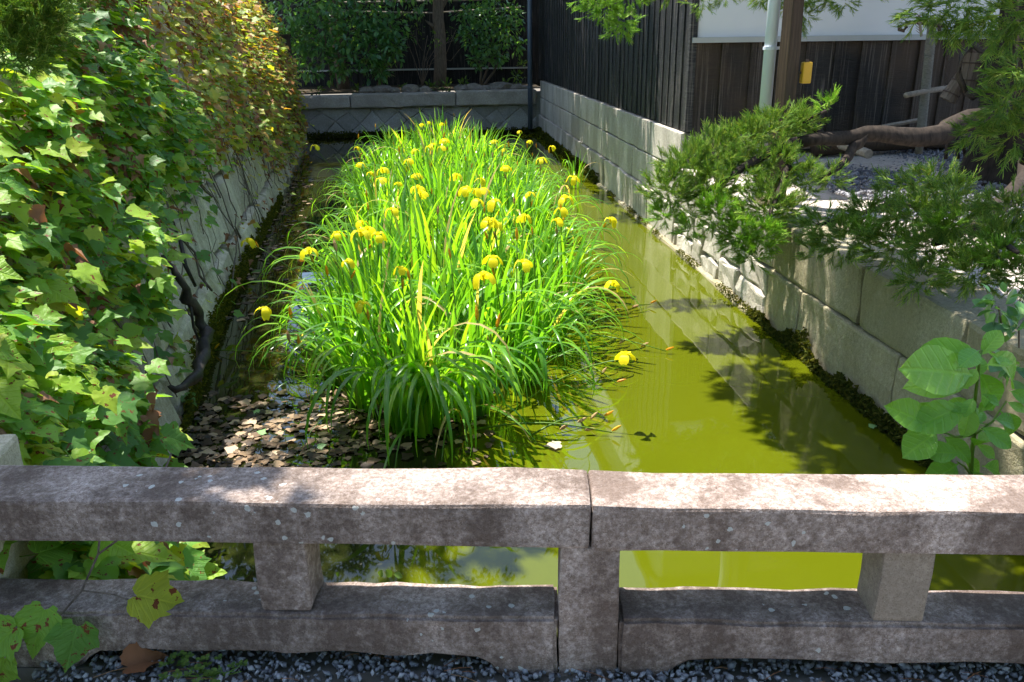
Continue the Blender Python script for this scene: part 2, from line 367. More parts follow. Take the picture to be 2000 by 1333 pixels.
def rough_block(lo, hi, name, mat, parent, seg=.07, amp=.008, bev=.012, rot=None, fr=5.):
    """dressed block with uneven faces and worn edges"""
    lo = np.array(lo, float); hi = np.array(hi, float); bm = bmesh.new()
    bmesh.ops.create_cube(bm, size=1.0); sz = hi - lo; ce = (lo + hi) / 2
    for v in bm.verts: v.co = Vector(np.array(v.co) * sz + ce)
    bmesh.ops.bevel(bm, geom=list(bm.edges), offset=bev, segments=2, affect='EDGES', profile=.6)
    for ax in range(3):
        k = int(min(14, sz[ax] / seg))
        for i in range(1, k):
            co = lo.copy(); co[ax] = lo[ax] + sz[ax] * i / k; no = [0, 0, 0]; no[ax] = 1
            bmesh.ops.bisect_plane(bm, geom=list(bm.verts) + list(bm.edges) + list(bm.faces), plane_co=co, plane_no=no)
    sd = rnd(0, 50)
    for v in bm.verts:
        p = v.co; v.co = p + Vector((fbm((p.x + sd, p.y, p.z), fr), fbm((p.x, p.y + sd, p.z), fr), fbm((p.x, p.y, p.z + sd), fr))) * amp
    me = bpy.data.meshes.new(name); bm.to_mesh(me); bm.free()
    if rot is not None: me.transform(rot)
    return mk(name, me, mat, parent)

# ---- right bank wall: long granite courses under the house, lower wall by the courtyard
rw = thing('granite_bank_wall', 'long granite block wall rising from the canal under the black house', 'wall', loc=(0, 0, 0))
mb = MB(); mb.box((RX + .05, 1.0, -.9), (3.0, 20.3, .78)); mb.box((RX + .05, 8.45, .78), (3.0, 20.3, 1.16)); mb.build('wall_core', M['mortar'], rw)
def right3(u, v, w): return (RX - w, u, v)
for z0, z1, off, step in ((-.15, .42, .035, 1.25), (.42, .80, .0, 1.7), (.80, 1.18, -.004, 1.6)):
    y = 8.45
    while y < 20.0:
        y1 = min(20.0, y + step * rnd(.75, 1.25))
        if 20.0 - y1 < .5: y1 = 20.0
        g = .008
        rough_block((RX - off, y + g, z0 + g), (RX + .3, y1 - g, z1 - g), 'granite_block', M['block'], rw, .25, .012 if z0 > 0 else .03, .010, fr=4)
        y = y1
# low wall by the courtyard
ny = [1.0, 2.05, 3.55, 4.56, 5.9, 7.2, 8.45]
for a, b in zip(ny[:-1], ny[1:]):
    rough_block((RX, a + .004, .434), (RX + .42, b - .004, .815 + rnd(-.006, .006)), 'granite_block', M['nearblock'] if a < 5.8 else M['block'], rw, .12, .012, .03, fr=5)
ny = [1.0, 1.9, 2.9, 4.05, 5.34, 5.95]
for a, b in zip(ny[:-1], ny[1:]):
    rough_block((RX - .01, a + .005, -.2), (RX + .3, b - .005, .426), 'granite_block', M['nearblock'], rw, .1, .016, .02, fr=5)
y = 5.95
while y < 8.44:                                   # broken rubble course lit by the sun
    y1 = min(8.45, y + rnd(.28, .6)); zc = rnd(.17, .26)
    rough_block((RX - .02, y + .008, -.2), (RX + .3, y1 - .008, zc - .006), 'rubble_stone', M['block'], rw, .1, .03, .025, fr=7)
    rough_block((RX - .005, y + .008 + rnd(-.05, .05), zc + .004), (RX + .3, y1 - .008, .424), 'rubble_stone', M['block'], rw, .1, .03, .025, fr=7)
    y = y1
rough_block((RX - .075, 6.0, -.25), (RX + .05, 12.5, .028), 'footing_ledge', M['nearblock'], rw, .3, .03, .03, fr=3)

# ---- far wall
fw = thing('far_stone_wall', 'shaded stone wall across the far end with long coping over diamond masonry', 'wall')
mb = MB(); mb.box((-3.3, 20.06, -.9), (2.6, 20.4, .92)); mb.build('wall_core', M['masonry'], fw)
def far3(u, v, w): return (u, 20.05 - w, v)
for a, b, zt in ((-3.25, -1.87, .91), (-1.87, .53, .945), (.53, 2.42, .975)):
    rough_block((a + .012, 19.93, .645), (b - .012, 20.42, zt), 'coping_stone', M['coping'], fw, .2, .02, .03, fr=5)
def clip(poly, lo, hi):
    def cut(P, ax, val, keep_less):
        out = []
        for i in range(len(P)):
            a, b = np.array(P[i]), np.array(P[(i + 1) % len(P)])
            ia = (a[ax] <= val) if keep_less else (a[ax] >= val); ib = (b[ax] <= val) if keep_less else (b[ax] >= val)
            if ia: out.append(a)
            if ia != ib: out.append(a + (b - a) * (val - a[ax]) / (b[ax] - a[ax]))
        return out
    for ax in (0, 1):
        poly = cut(poly, ax, lo[ax], False)
        if len(poly) < 3: return None
        poly = cut(poly, ax, hi[ax], True)
        if len(poly) < 3: return None
    A = np.array(poly); x, y_ = A[:, 0], A[:, 1]
    return A if abs(np.dot(x, np.roll(y_, -1)) - np.dot(y_, np.roll(x, -1))) / 2 > .006 else None
H = .285
jit = {}
def node(i, j):
    if (i, j) not in jit: jit[(i, j)] = (i * H + rnd(-.06, .06), j * H * .92 + .04 + rnd(-.05, .05))
    return jit[(i, j)]
for i in range(-13, 10):
    for j in range(-2, 4):
        if (i + j) % 2: continue
        poly = [node(i, j - 1), node(i + 1, j), node(i, j + 1), node(i - 1, j)]
        poly = [tuple(np.array(q) + (np.mean(poly, axis=0) - q) * .035) for q in poly]
        q = clip(poly, (-3.2, -.18), (2.42, .632))
        if q is not None: stone(q, rnd(.0, .03), far3, 'masonry_stone', M['masonry'], fw, .014, .08)
# ---- left bank wall (under the creeper)
lw = thing('left_bank_wall', 'old pale stone bank wall on the left, mostly hidden under creeper', 'wall')
mb = MB(); ys = [1.3, 3, 5, 7, 9, 11, 13, 15, 17, 18.6, 20]
def ivy_top(y): return float(np.interp(y, [1.5, 2.5, 4, 6, 8, 13, 16, 18.6, 20], [1.0, 1.75, 2.1, 2.6, 3.1, 3.2, 3.15, 3.0, 2.4]))
v = []; f = []
for y in ys:
    x = wall_x(y) - .06; zt = ivy_top(y) - .15
    v += [(x, y, -.9), (x - bt(y) * zt, y, zt), (x - bt(y) * zt - .5, y, zt), (x - 1.6, y, -.9)]
for i in range(len(ys) - 1):
    a = i * 4; b = a + 4
    f += [(a, b, b + 1, a + 1), (a + 1, b + 1, b + 2, a + 2), (a + 2, b + 2, b + 3, a + 3)]
f += [(0, 1, 2, 3), tuple((len(ys) - 1) * 4 + k for k in (3, 2, 1, 0))]
mb.add(v, f); mb.build('wall_core', M['leftstone'], lw)
def left3(u, v, w): return (wall_x(u) - bt(u) * v - .03 + w, u, v)
zz = -.15
for row, (z0, z1) in enumerate(((-.2, .30), (.30, .85), (.85, 1.35), (1.35, 1.85))):
    y = 3.0 + rnd(0, .4)
    while y < (20 if row < 2 else 14):
        y1 = y + rnd(.45, .95)
        poly = [(y + rnd(.0, .05), z0 + rnd(0, .05)), (y1 - rnd(.0, .04), z0 + rnd(0, .05)), (y1 - rnd(0, .05), z1 - rnd(0, .05)), ((y + y1) / 2, z1 - rnd(-.03, .03)), (y + rnd(0, .05), z1 - rnd(0, .05))]
        stone(poly, rnd(.0, .06), left3, 'wall_stone', M['leftstone'], lw, .03, .1, .018)
        y = y1 + .01

# ------------------------------------------------------------------ bridge: deck, paving, balustrade
A0 = math.radians(-7.5); RO = Vector((0.316, 1.596, 0.0))
RT = Matrix.Translation(RO) @ Matrix.Rotation(A0, 4, 'Z')          # rail frame: x along, y away from camera
mb = MB(); mb.box((-4.5, -3.5, .30), (4.5, .11, .632))
deck = structure(mb.build('bridge_deck', M['mortar'])); deck.matrix_world = RT
pav = thing('paving', 'dark grey stone paving slabs of the bridge walkway', 'paving'); pav['kind'] = 'structure'
del pav['category']
for i, (a, b) in enumerate(((-2.9, -1.15), (-1.14, .35), (.36, 1.5), (1.51, 2.9))):
    rough_block((a, -.72, .60), (b, -.075 - .012 * (i % 2), .652), 'paving_slab', M['slab'], pav, .15, .005, .008, RT)
mb = MB(); mb.box((-2.9, -3.2, .60), (2.9, -.74, .650)); mb.build('paving_slab', M['slab'], pav).matrix_world = RT

bal = thing('stone_balustrade', 'low weathered granite balustrade along the bridge edge in front', 'balustrade', loc=(0, 0, 0))
rough_block((-2.6, 0, 1.001), (-.0012, .172, 1.1145), 'top_rail', M['rail'], bal, .06, .006, .010, RT, 9)
rough_block((.002, .002, .994), (2.2, .172, 1.1085), 'top_rail', M['rail'], bal, .06, .006, .010, RT, 9)
rough_block((-.072, .006, .60), (.070, .150, 1.000), 'post', M['rail'], bal, .06, .004, .006, RT, 9)
rough_block((-.795, .016, .802), (-.668, .135, 1.002), 'strut', M['rail'], bal, .05, .005, .010, RT, 9)
rough_block((.665, .012, .80), (.784, .130, .996), 'strut', M['strut'], bal, .05, .004, .010, RT, 9)
def beam(x0, x1, ca, cb):
    """bottom rail with a shallow arch cut between its feet; ca, cb: where the cut starts and ends"""
    prof = [(x0, .625), (ca - .05, .625), (ca - .02, .640), (ca, .665), (ca + .03, .684), (ca + .09, .689)]
    k = 16
    for i in range(1, k): prof.append((ca + .09 + (cb - ca - .18) * i / k, .690 + .004 * math.sin(i * 1.3)))
    prof += [(cb - .09, .689), (cb - .03, .684), (cb, .665), (cb + .02, .640), (cb + .05, .625), (x1, .625)]
    nb = len(prof); prof2 = prof + [(x, .803) for x, _ in reversed(prof)]
    n = len(prof2); bm = bmesh.new()
    fr = [bm.verts.new((x, 0.0, z)) for x, z in prof2]; bk = [bm.verts.new((x, .141, z)) for x, z in prof2]
    for i in range(nb - 1):
        a, b = i, i + 1; c, d = n - 1 - b, n - 1 - a
        bm.faces.new((fr[a], fr[b], fr[c], fr[d])); bm.faces.new((bk[b], bk[a], bk[d], bk[c]))
        bm.faces.new((fr[b], fr[a], bk[a], bk[b])); bm.faces.new((fr[d], fr[c], bk[c], bk[d]))
    bm.faces.new((fr[0], fr[n-1], bk[n-1], bk[0])); bm.faces.new((fr[nb], fr[nb-1], bk[nb-1], bk[nb]))
    bmesh.ops.recalc_face_normals(bm, faces=bm.faces)
    sharp = [e for e in bm.edges if len(e.link_faces) == 2 and e.calc_face_angle() > .9]
    bmesh.ops.bevel(bm, geom=sharp, offset=.009, segments=2, affect='EDGES')
    for ax, vals in ((2, (.72, .76)), (1, (.05, .095))):
        for val in vals:
            co = [0, 0, 0]; no = [0, 0, 0]; co[ax] = val; no[ax] = 1
            bmesh.ops.bisect_plane(bm, geom=list(bm.verts) + list(bm.edges) + list(bm.faces), plane_co=co, plane_no=no)
    for v in bm.verts:
        p = v.co; v.co = p + Vector((fbm(p, 9), fbm(p + Vector((9, 1, 3)), 9), fbm(p + Vector((3, 7, 1)), 9))) * .006
    me = bpy.data.meshes.new('bottom_rail'); bm.to_mesh(me); bm.free(); me.transform(RT)
    return mk('bottom_rail', me, M['rail'], bal)
beam(-2.4, -.0755, -1.24, -.24); beam(.0735, 2.2, .21, 2.0)
# pillar at the left end behind the rail
pil = thing('granite_pillar', 'pale granite end pillar behind the left end of the balustrade', 'pillar', loc=(0, 0, 0))
rough_block((-1.45, 1.93, .3), (-1.16, 2.16, 1.115), 'shaft', M['pillar'], pil, .09, .012, .02, None, 6)

# ------------------------------------------------------------------ black timber house
house = thing('charred_timber_house', 'black charred timber house with white plaster above and stone base by canal', 'house', loc=(4, 9, 1))
def hp(name, mb_, mat, par=None): 
    o = mb_.build(name, mat); o.parent = par or house; o.matrix_parent_inverse = (par or house).matrix_basis.inverted() if par is None else Matrix(); return o
HI = Matrix.Translation((4, 9, 1)).inverted()
def hbox(name, lo, hi, mat):
    mb = MB(); mb.box(lo, hi); o = mb.build(name, mat); o.parent = house; o.matrix_parent_inverse = HI; return o
FY = 8.45
hbox('wall_core', (RX + .10, FY + .05, 1.165), (9.0, 20.6, 4.6), M['dark'])
# side boards
y = FY; k = 0; rr = random.Random(3)
bmesh_side = {}
while y < 20.6:
    w = rr.uniform(.225, .275); y1 = min(y + w, 20.62)
    dx = rr.uniform(0, .012)
    hbox('side_board', (RX + .055 - dx, y + .004, 1.182 + rr.uniform(-.0, .012)), (RX + .09, y1 - .004, 3.15), M['char'])
    hbox('side_batten', (RX + .036 - dx * .5, y1 - .009, 1.19), (RX + .068, y1 + .009, 3.145), M['batten'])
    y = y1
# side plaster and rail
hbox('side_trim', (RX + .03, FY - .02, 3.151), (RX + .098, 20.4, 3.215), M['trim'])
hbox('side_plaster', (RX + .075, FY + .003, 3.216), (RX + .11, 20.4, 4.45), M['plaster'])
# front boards
x = RX + .10
while x < 8.6:
    w = rr.uniform(.27, .33); x1 = x + w
    hbox('front_board', (x + .003, FY - .004 - rr.uniform(0, .01), 1.155), (x1 - .003, FY + .045, 2.035), M['charfront'] )
    hbox('front_batten', (x1 - .028, FY - .030, 1.158), (x1 + .028, FY - .0155, 2.032), M['charfront'])
    x = x1
hbox('corner_post', (RX + .028, FY - .028, 1.185), (RX + .098, FY + .052, 3.15), M['batten'])
hbox('front_trim', (RX + .05, FY - .055, 2.036), (9.0, FY + .046, 2.085), M['trim'])
hbox('front_plaster', (RX + .112, FY + .002, 2.086), (9.0, FY + .046, 4.45), M['plaster'])
hbox('sill_beam', (RX + .33, FY - .10, 1.0), (9.0, FY + .048, 1.152), M['sill'])
hbox('foundation', (RX + .42, FY - .02, .72), (9.0, FY + .047, .998), M['mortar'])
# roof with a deep front eave and a narrow verge over the canal
mb = MB()
ridge_x = 6.2
v = [(RX - .06, FY - .95, 4.42), (RX - .06, 21.2, 4.42), (ridge_x, 21.2, 6.1), (ridge_x, FY - .95, 6.1), (10.0, FY - .95, 4.42), (10.0, 21.2, 4.42)]
v2 = [(a, b, c + .12) for a, b, c in v]
mb.add(v + v2, [(0, 3, 2, 1), (3, 4, 5, 2), (6, 7, 8, 9), (9, 8, 11, 10), (0, 1, 7, 6), (4, 10, 11, 5), (0, 6, 9, 3), (3, 9, 10, 4), (1, 2, 8, 7), (2, 5, 11, 8)])
o = mb.build('roof', M['tile']); o.parent = house; o.matrix_parent_inverse = HI
mb = MB(); mb.add([(RX + .1, FY + .02, 4.45), (9.0, FY + .02, 4.45), (ridge_x, FY + .02, 6.0)], [(0, 1, 2)]); o = mb.build('gable', M['plaster']); o.parent = house; o.matrix_parent_inverse = HI
# front lean-to eave that shades the facade
mb = MB(); mb.add([(RX - .1, FY - 1.05, 3.75), (10, FY - 1.05, 3.75), (10, FY + .01, 4.2), (RX - .1, FY + .01, 4.2), (RX - .1, FY - 1.05, 3.83), (10, FY - 1.05, 3.83), (10, FY + .01, 4.28), (RX - .1, FY + .01, 4.28)],
    [(0, 3, 2, 1), (4, 5, 6, 7), (0, 1, 5, 4), (1, 2, 6, 5), (2, 3, 7, 6), (3, 0, 4, 7)])
o = mb.build('front_eave', M['tile']); o.parent = house; o.matrix_parent_inverse = HI

# pipes, post and box by the courtyard
p0 = at_y(1513, 0, 6.6); p1 = at_y(1500, 240, 6.6)
dp = thing('white_downpipe', 'pale grey downpipe with a clamp beside the tall timber post', 'pipe', loc=(p0[0], 6.6, .83))
mb = MB(); mb.tube([(0, 0, 0), (0, 0, 3.4)], .047, 16, wob=0); mb.build('pipe', M['pvc'], dp, True)
mb = MB(); zc = at_y(1510, 95, 6.6)[2] - .83; mb.tube([(0, 0, zc - .012), (0, 0, zc + .012)], .056, 16); mb.box((.05, -.01, zc - .01), (.105, .01, zc + .01)); mb.build('clamp', M['pvc'], dp)
pb = at_y(1552, 0, 6.45)
tp = thing('timber_post', 'tall brown square timber post standing at the courtyard edge', 'post', loc=(pb[0], 6.45, .82), rotz=.35)
rough_block((-.055, -.055, 0), (.055, .055, 3.5), 'shaft', M['post'], tp, .25, .006, .008)
mb = MB(); mb.box((-.11, -.11, -.06), (.11, .11, .06)); mb.build('base_stone', M['nearblock'], tp)
bx = at_y(1574, 143, 6.42)
yb = thing('yellow_box', 'small yellow plastic box fixed to the side of the timber post', 'box', loc=bx)
rough_block((-.036, -.03, -.078), (.036, .03, .078), 'case', M['yellowbox'], yb, .1, 0., .010)
mb = MB(); mb.box((-.05, .0, -.01), (-.034, .02, .01)); mb.box((-.012, -.012, .076), (.012, .012, .095)); mb.build('bracket', M['iron'], yb)
cp = thing('corner_pipe', 'dark blue-grey rainwater pipe in the far right corner of the canal', 'pipe', loc=(2.24, 19.78, .1))
mb = MB(); mb.tube([(0, 0, 0), (0, 0, 4.3)], .055, 14); mb.build('pipe', M['bluepipe'], cp, True)
for zc in (.95, 2.35):
    mb = MB(); mb.tube([(0, 0, zc - .015), (0, 0, zc + .015)], .063, 14); mb.box((-.012, .05, zc - .012), (.012, .16, zc + .012)); mb.build('clamp', M['bluepipe'], cp)
dn = thing('drain_outlet', 'small round drain pipe mouth low in the far stone wall', 'pipe', loc=(1.86, 19.98, .09))
mb = MB(); s = 14; ring = []
for rr_, yy in ((.062, -.06), (.062, .12), (.045, -.06), (.045, .1)):
    ring += [(rr_ * math.cos(2 * math.pi * j / s), yy, rr_ * math.sin(2 * math.pi * j / s)) for j in range(s)]
fs = []
for j in range(s):
    q = (j + 1) % s; fs += [(j, q, s + q, s + j), (2*s + q, 2*s + j, 3*s + j, 3*s + q), (q, j, 2*s + j, 2*s + q)]
fs.append(tuple(3*s + j for j in range(s))); mb.add(ring, fs); mb.build('mouth', M['darkpipe'], dn, True)

# black fence behind the planting bed
fe = thing('black_board_fence', 'black board fence in deep shade behind the shrubs', 'fence')
x = -6.0
while x < 3.6:
    w = rnd(.2, .26)
    mb = MB(); mb.box((x + .004, 22.62 - rnd(0, .012), 1.0), (x + w - .004, 22.66, 3.9)); mb.build('board', M['char'], fe); x += w
mb = MB(); mb.box((-6.0, 22.56, 1.36), (2.5, 22.60, 1.40)); mb.build('pale_rail', M['trim'], fe)
mb = MB(); mb.box((-6.0, 22.661, .9), (3.7, 22.72, 3.95)); mb.build('backing', M['dark'], fe)
for zc, dz in ((2.98, .02), (2.78, -.06)):
    mb = MB(); mb.tube([(-2.2, 22.3, zc), (0, 22.3, zc + dz), (2.3, 22.32, zc + .05)], .022, 8); mb.build('bamboo_rail', M['greywood'], fe)
lp = thing('left_gate_post', 'dark brown timber post at the far end of the creeper wall', 'post', loc=(-3.1, 19.4, .9))
rough_block((-.09, -.09, 0), (.09, .09, 1.3), 'shaft', M['post'], lp, .3, .006, .01)
mb = MB(); mb.box((-.11, -.11, 1.301), (.11, .11, 1.34)); mb.build('cap', M['post'], lp)

# ------------------------------------------------------------------ leaf templates (base at 0, tip along +Y, face +Z)
def ivy_leaf(fine=True, fold=.22, curl=.25, seed=0):
    r = random.Random(seed)
    half = [(0.0, .06), (.14, -.07), (.30, -.04), (.43, .08), (.50, .25), (.60, .47), (.44, .50), (.33, .58), (.26, .72), (.13, .88), (0., 1.10)]
    if fine:
        h2 = []
        for a, b in zip(half[:-1], half[1:]):
            h2 += [a, ((a[0] + b[0]) / 2 + r.uniform(-.045, .03), (a[1] + b[1]) / 2 + r.uniform(-.03, .03))]
        half = h2 + [half[-1]]
    out = half + [(-x * r.uniform(.9, 1.05), y) for x, y in reversed(half[1:-1])]
    mid = [(0, .06), (0, .4), (0, .75)]
    pts = [(0., .32)] + out
    tw = r.uniform(-.25, .25); w1 = r.uniform(3, 6); ph = r.uniform(0, 6)
    def zf(x, y): return fold * abs(x) - curl * max(0, y - .25) ** 1.6 - .25 * x * x + tw * x * y + .035 * math.sin(w1 * 2.2 * y + ph) * (1 if x > 0 else -1) * min(1, abs(x) * 4)
    v = [(x, y, zf(x, y)) for x, y in pts]
    n = len(out); ti = out.index(half[-1]) + 1
    return v, [(0, i, i + 1) for i in range(1, n)] + [(0, n, 1)]
def lance_leaf(w=.22, curl=.2, fold=.1):
    v = [(0, 0, 0), (w * .8, .3, fold * w), (w, .55, fold * w - curl * .3), (0, 1, -curl), (-w, .55, fold * w - curl * .3), (-w * .8, .3, fold * w), (0, .5, -curl * .22)]
    return v, [(0, 1, 6), (1, 2, 6), (2, 3, 6), (3, 4, 6), (4, 5, 6), (5, 0, 6)]
def obovate(seed=0):
    r = random.Random(seed); prof = [(0, .012), (.10, .02), (.22, .13), (.38, .22), (.55, .275), (.70, .27), (.84, .19), (.93, .10), (1., .0)]
    v = []; f = []
    cu = r.uniform(.15, .45); fo = r.uniform(.15, .4); ph = r.uniform(0, 6)
    for y, w in prof:
        zc = -cu * y * y
        wv = .018 * math.sin(9 * y + ph)
        v += [(-w, y, zc + fo * w + wv), (-w * .5, y, zc + fo * w * .55), (0, y, zc), (w * .5, y, zc + fo * w * .55), (w, y, zc + fo * w - wv)]
    for i in range(len(prof) - 1):
        for j in range(4): a = i * 5 + j; f.append((a, a + 1, a + 6, a + 5))
    return v, f
def mesh_of(name, vf, mat, smooth=True):
    me = bpy.data.meshes.new(name); me.from_pydata([tuple(map(float, q)) for q in vf[0]], [], vf[1]); me.update(); me.materials.append(mat)
    if smooth: me.polygons.foreach_set('use_smooth', [True] * len(me.polygons))
    return me

# ------------------------------------------------------------------ creeper on the left bank
ivy = thing('boston_ivy', 'dense green and rusty creeper covering the whole left bank wall', 'creeper', loc=(0, 0, 0))
def ivy_x(y, z):
    near = .58 * math.exp(-((y - 1.9) / 1.15) ** 2) * math.exp(-((z - .55) / .75) ** 2)
    up = (.13 if y > 4.2 else .16) * math.exp(-((z - 1.7) / .7) ** 2) - .30 * max(0., z - ivy_top(y) + .5)
    lump = .12 * fbm((y * 1.3, z * 1.6, 4.), 1.0) * (1.4 if y < 6 else 1.5) + .07 * fbm((y * 4., z * 4., 7.), 1.0)
    return wall_x(y) - bt(y) * z + .07 + near + up + lump
def bare(y, z):
    """how bare the wall is (0 leafy .. 1 bare): the lower wall shows its stones from the driftwood on"""
    g = float(np.interp(y, [2.9, 3.5, 4.1, 5.2, 6.5, 8, 9.5, 11, 13, 16, 18.5], [.0, .4, .85, 1.05, 1.15, 1.1, .95, .75, .45, .30, .25]))
    return 1 / (1 + math.exp((z - g - .25 * fbm((y * 1.5, z * 2, 9.), 1.)) / .07))
def ivy_sample(y0, y1, n, size, drymin):
    out = []; dry = []
    while len(out) + len(dry) < n:
        y = rnd(y0, y1); z = rnd(.05, ivy_top(y) + .12)
        if random.random() < bare(y, z) * .965: continue
        x = ivy_x(y, z) + rnd(-.15, .06) + (rnd(0, .16) if random.random() < .06 else 0)
        if z > ivy_top(y) - .1: x -= rnd(0, .5)
        d = unit([rnd(.25, 1.0), rnd(-1.0, .8), rnd(-.65, .2)]); nz = unit([rnd(-.1, .7), rnd(-.6, .35), rnd(.6, 1.)])
        s = size * (rnd(.45, 1.0) if random.random() < .7 else rnd(1.0, 1.45))
        isdry = random.random() < drymin + .30 * (fbm((y * .8, z * 1.4, 1.7), 1.) > .12)
        Mx = frame((x, y, z), d, nz, s * (rnd(.45, .7) if isdry else 1))
        (dry if isdry else out).append((x, y, z, s, Mx))
    return out, dry
near_g, near_d = ivy_sample(1.95, 5.0, 3100, .104, .08)
mid_g, mid_d = ivy_sample(5.0, 7.5, 3800, .082, .12)
far_g, far_d = ivy_sample(7.5, 18.8, 11500, .082, .15)
fineL = [ivy_leaf(True, rnd(.05, .35), rnd(.1, .5), i) for i in range(8)]
coarse = [ivy_leaf(False, rnd(.05, .35), rnd(.1, .5), i + 20) for i in range(4)]
fine_me = [mesh_of('ivy_leaf', q, M['ivyvein']) for q in fineL]
allg = sorted(near_g, key=lambda q: -q[3] / math.dist(q[:3], CAM))
for i, q in enumerate(allg[:300]):
    inst('leaf', fine_me[i % 8], ivy, Matrix(q[4]))
def spread_batch(name, items, temps, mat, parent):
    k = len(temps)
    for i in range(k):
        sub = [q[4] for q in items[i::k]]
        if sub: stuff(batch(name, temps[i][0], temps[i][1], sub, mat, parent, True))
def join_batch(name, items, temps, mat, parent):
    """a single stuff part from several leaf templates"""
    vs_ = []; fs = []; n = 0
    for i, q in enumerate(items):
        tv, tf = temps[i % len(temps)]; A = q[4] if isinstance(q, tuple) else q
        V = np.asarray(tv) @ A[:3, :3].T + A[:3, 3]; vs_.append(V); fs.extend([tuple(a + n for a in g) for g in tf]); n += len(tv)
    me = bpy.data.meshes.new(name); V = np.vstack(vs_).astype(np.float32)
    ll = np.array([len(g) for g in fs], np.int32); idx = np.fromiter((a for g in fs for a in g), np.int32)
    me.vertices.add(len(V)); me.vertices.foreach_set('co', V.ravel()); me.loops.add(len(idx)); me.loops.foreach_set('vertex_index', idx)
    me.polygons.add(len(ll)); me.polygons.foreach_set('loop_start', np.concatenate([[0], np.cumsum(ll)[:-1]]).astype(np.int32)); me.polygons.foreach_set('loop_total', ll)
    me.update(calc_edges=True); o = mk(name, me, mat, parent, True); return o
stuff(join_batch('foliage', allg[300:], fineL, M['ivy'], ivy))
stuff(join_batch('foliage', mid_g, coarse, M['ivy'], ivy))
stuff(join_batch('far_foliage', far_g, coarse, M['ivyfar'], ivy))
dryL = [ivy_leaf(False, rnd(.5, 1.2), rnd(.6, 1.4), i + 40) for i in range(4)]
stuff(join_batch('dry_foliage', near_d + mid_d + far_d, dryL, M['ivydry'], ivy))
# petioles of the nearest leaves, woody stems over the wall
mb = MB()
for q in allg[:700]:
    p = np.array(q[:3]); b = p + np.array([-rnd(.08, .2), rnd(-.03, .12), rnd(-.1, .03)]); mb.tube([b, (p + b) / 2 + [0, 0, .012], p], [.0022, .002, .0016], 3, False)
stuff(mb.build('petioles', M['stalk'], ivy))
mb = MB()
for i in range(130):
    y = rnd(2.2, 18.2); z = rnd(.02, .9); pts = []; dz = rnd(.3, 1.5); k = 7; dy = rnd(-1., 1.)
    for j in range(k):
        yy = y + dy * j / k + rnd(-.09, .09); z_ = z + dz * j / k
        if z_ > ivy_top(yy) - .1: break
        pts.append((wall_x(yy) - bt(yy) * z_ + .045 + rnd(0, .05), yy, z_))
    if len(pts) > 2: r0 = rnd(.002, .008) * (1.5 if random.random() < .1 else 1); mb.tube(pts, [r0 * (1 - .5 * j / len(pts)) for j in range(len(pts))], 4, False)
stuff(mb.build('stems', M['vinestem'], ivy))

# dead black branch leaning on the wall foot
db = thing('dead_branch', 'crooked black dead branch lying against the left bank above the water', 'branch', loc=(0, 0, 0))
pp = [at_x(a, b, x_) for a, b, x_ in ((318, 498, -1.52), (345, 535, -1.46), (370, 575, -1.43), (392, 615, -1.40), (403, 650, -1.38), (404, 690, -1.36), (388, 725, -1.36), (365, 752, -1.38), (332, 757, -1.42))]
mb = MB(); P2 = []
for a, b in zip(pp[:-1], pp[1:]):
    for t_ in (0, .33, .66): P2.append(a + (b - a) * t_ + rng.normal(0, .012, 3))
P2.append(pp[-1]); mb.tube(P2, [(.015 + .018 * math.sin(math.pi * i / (len(P2) - 1))) * rnd(.75, 1.3) for i in range(len(P2))], 10, True, .3); mb.build('limb', M['deadwood'], db, True)
mb = MB(); mb.tube([pp[2], at_x(378, 640, -1.42), at_x(398, 690, -1.42)], [.008, .007, .004], 6, True, .3); mb.build('side_twig', M['deadwood'], db, True)
mb = MB(); q = at_x(352, 470, -1.6); mb.tube([q, at_x(362, 520, -1.56), at_x(382, 560, -1.53)], [.012, .014, .008], 7, True, .3); mb.build('side_twig', M['deadwood'], db, True)

# ------------------------------------------------------------------ yellow flag irises
def blade(a0, bend, w=.013, seg=10, power=1.8, twist=0., kink=None):
    """unit-long blade rising from 0, leaning to +X; a0, bend in degrees"""
    v = []; f = []; x = z = 0.; n = seg
    for i in range(n + 1):
        s = i / n; th = math.radians(a0 + bend * s ** power)
        if kink and s > kink: th += math.radians(55)
        if i: x += math.sin(th) / n; z += math.cos(th) / n
        wd = w * (1.0 - .25 * s) * (1 - s ** 5) + .0006
        ca = twist * s; nx, nz = math.cos(th), -math.sin(th)
        fo = wd * .35
        v += [(x - nx * 0, -wd * math.cos(ca), z), (x - nx * fo, 0, z - nz * fo), (x, wd * math.cos(ca), z)]
    for i in range(n):
        a = i * 3; f += [(a, a + 1, a + 4, a + 3), (a + 1, a + 2, a + 5, a + 4)]
    return v, f
BL_UP = [blade(rnd(2, 12), rnd(5, 45), rnd(.014, .020), 9, rnd(2, 3), rnd(-.9, .9)) for i in range(7)]
BL_ARC = [blade(rnd(4, 18), rnd(135, 185), rnd(.012, .017), 14, rnd(1.6, 2.8), rnd(-.6, .6)) for i in range(9)]
BL_LOW = [blade(rnd(28, 50), rnd(70, 110), rnd(.009, .013), 10, rnd(1.2, 1.8), rnd(-.6, .6)) for i in range(5)]
me_up = [mesh_of('iris_blade', b, M['iris']) for b in BL_UP]; me_arc = [mesh_of('iris_blade', b, M['iris']) for b in BL_ARC]; me_low = [mesh_of('iris_blade', b, M['iris']) for b in BL_LOW]
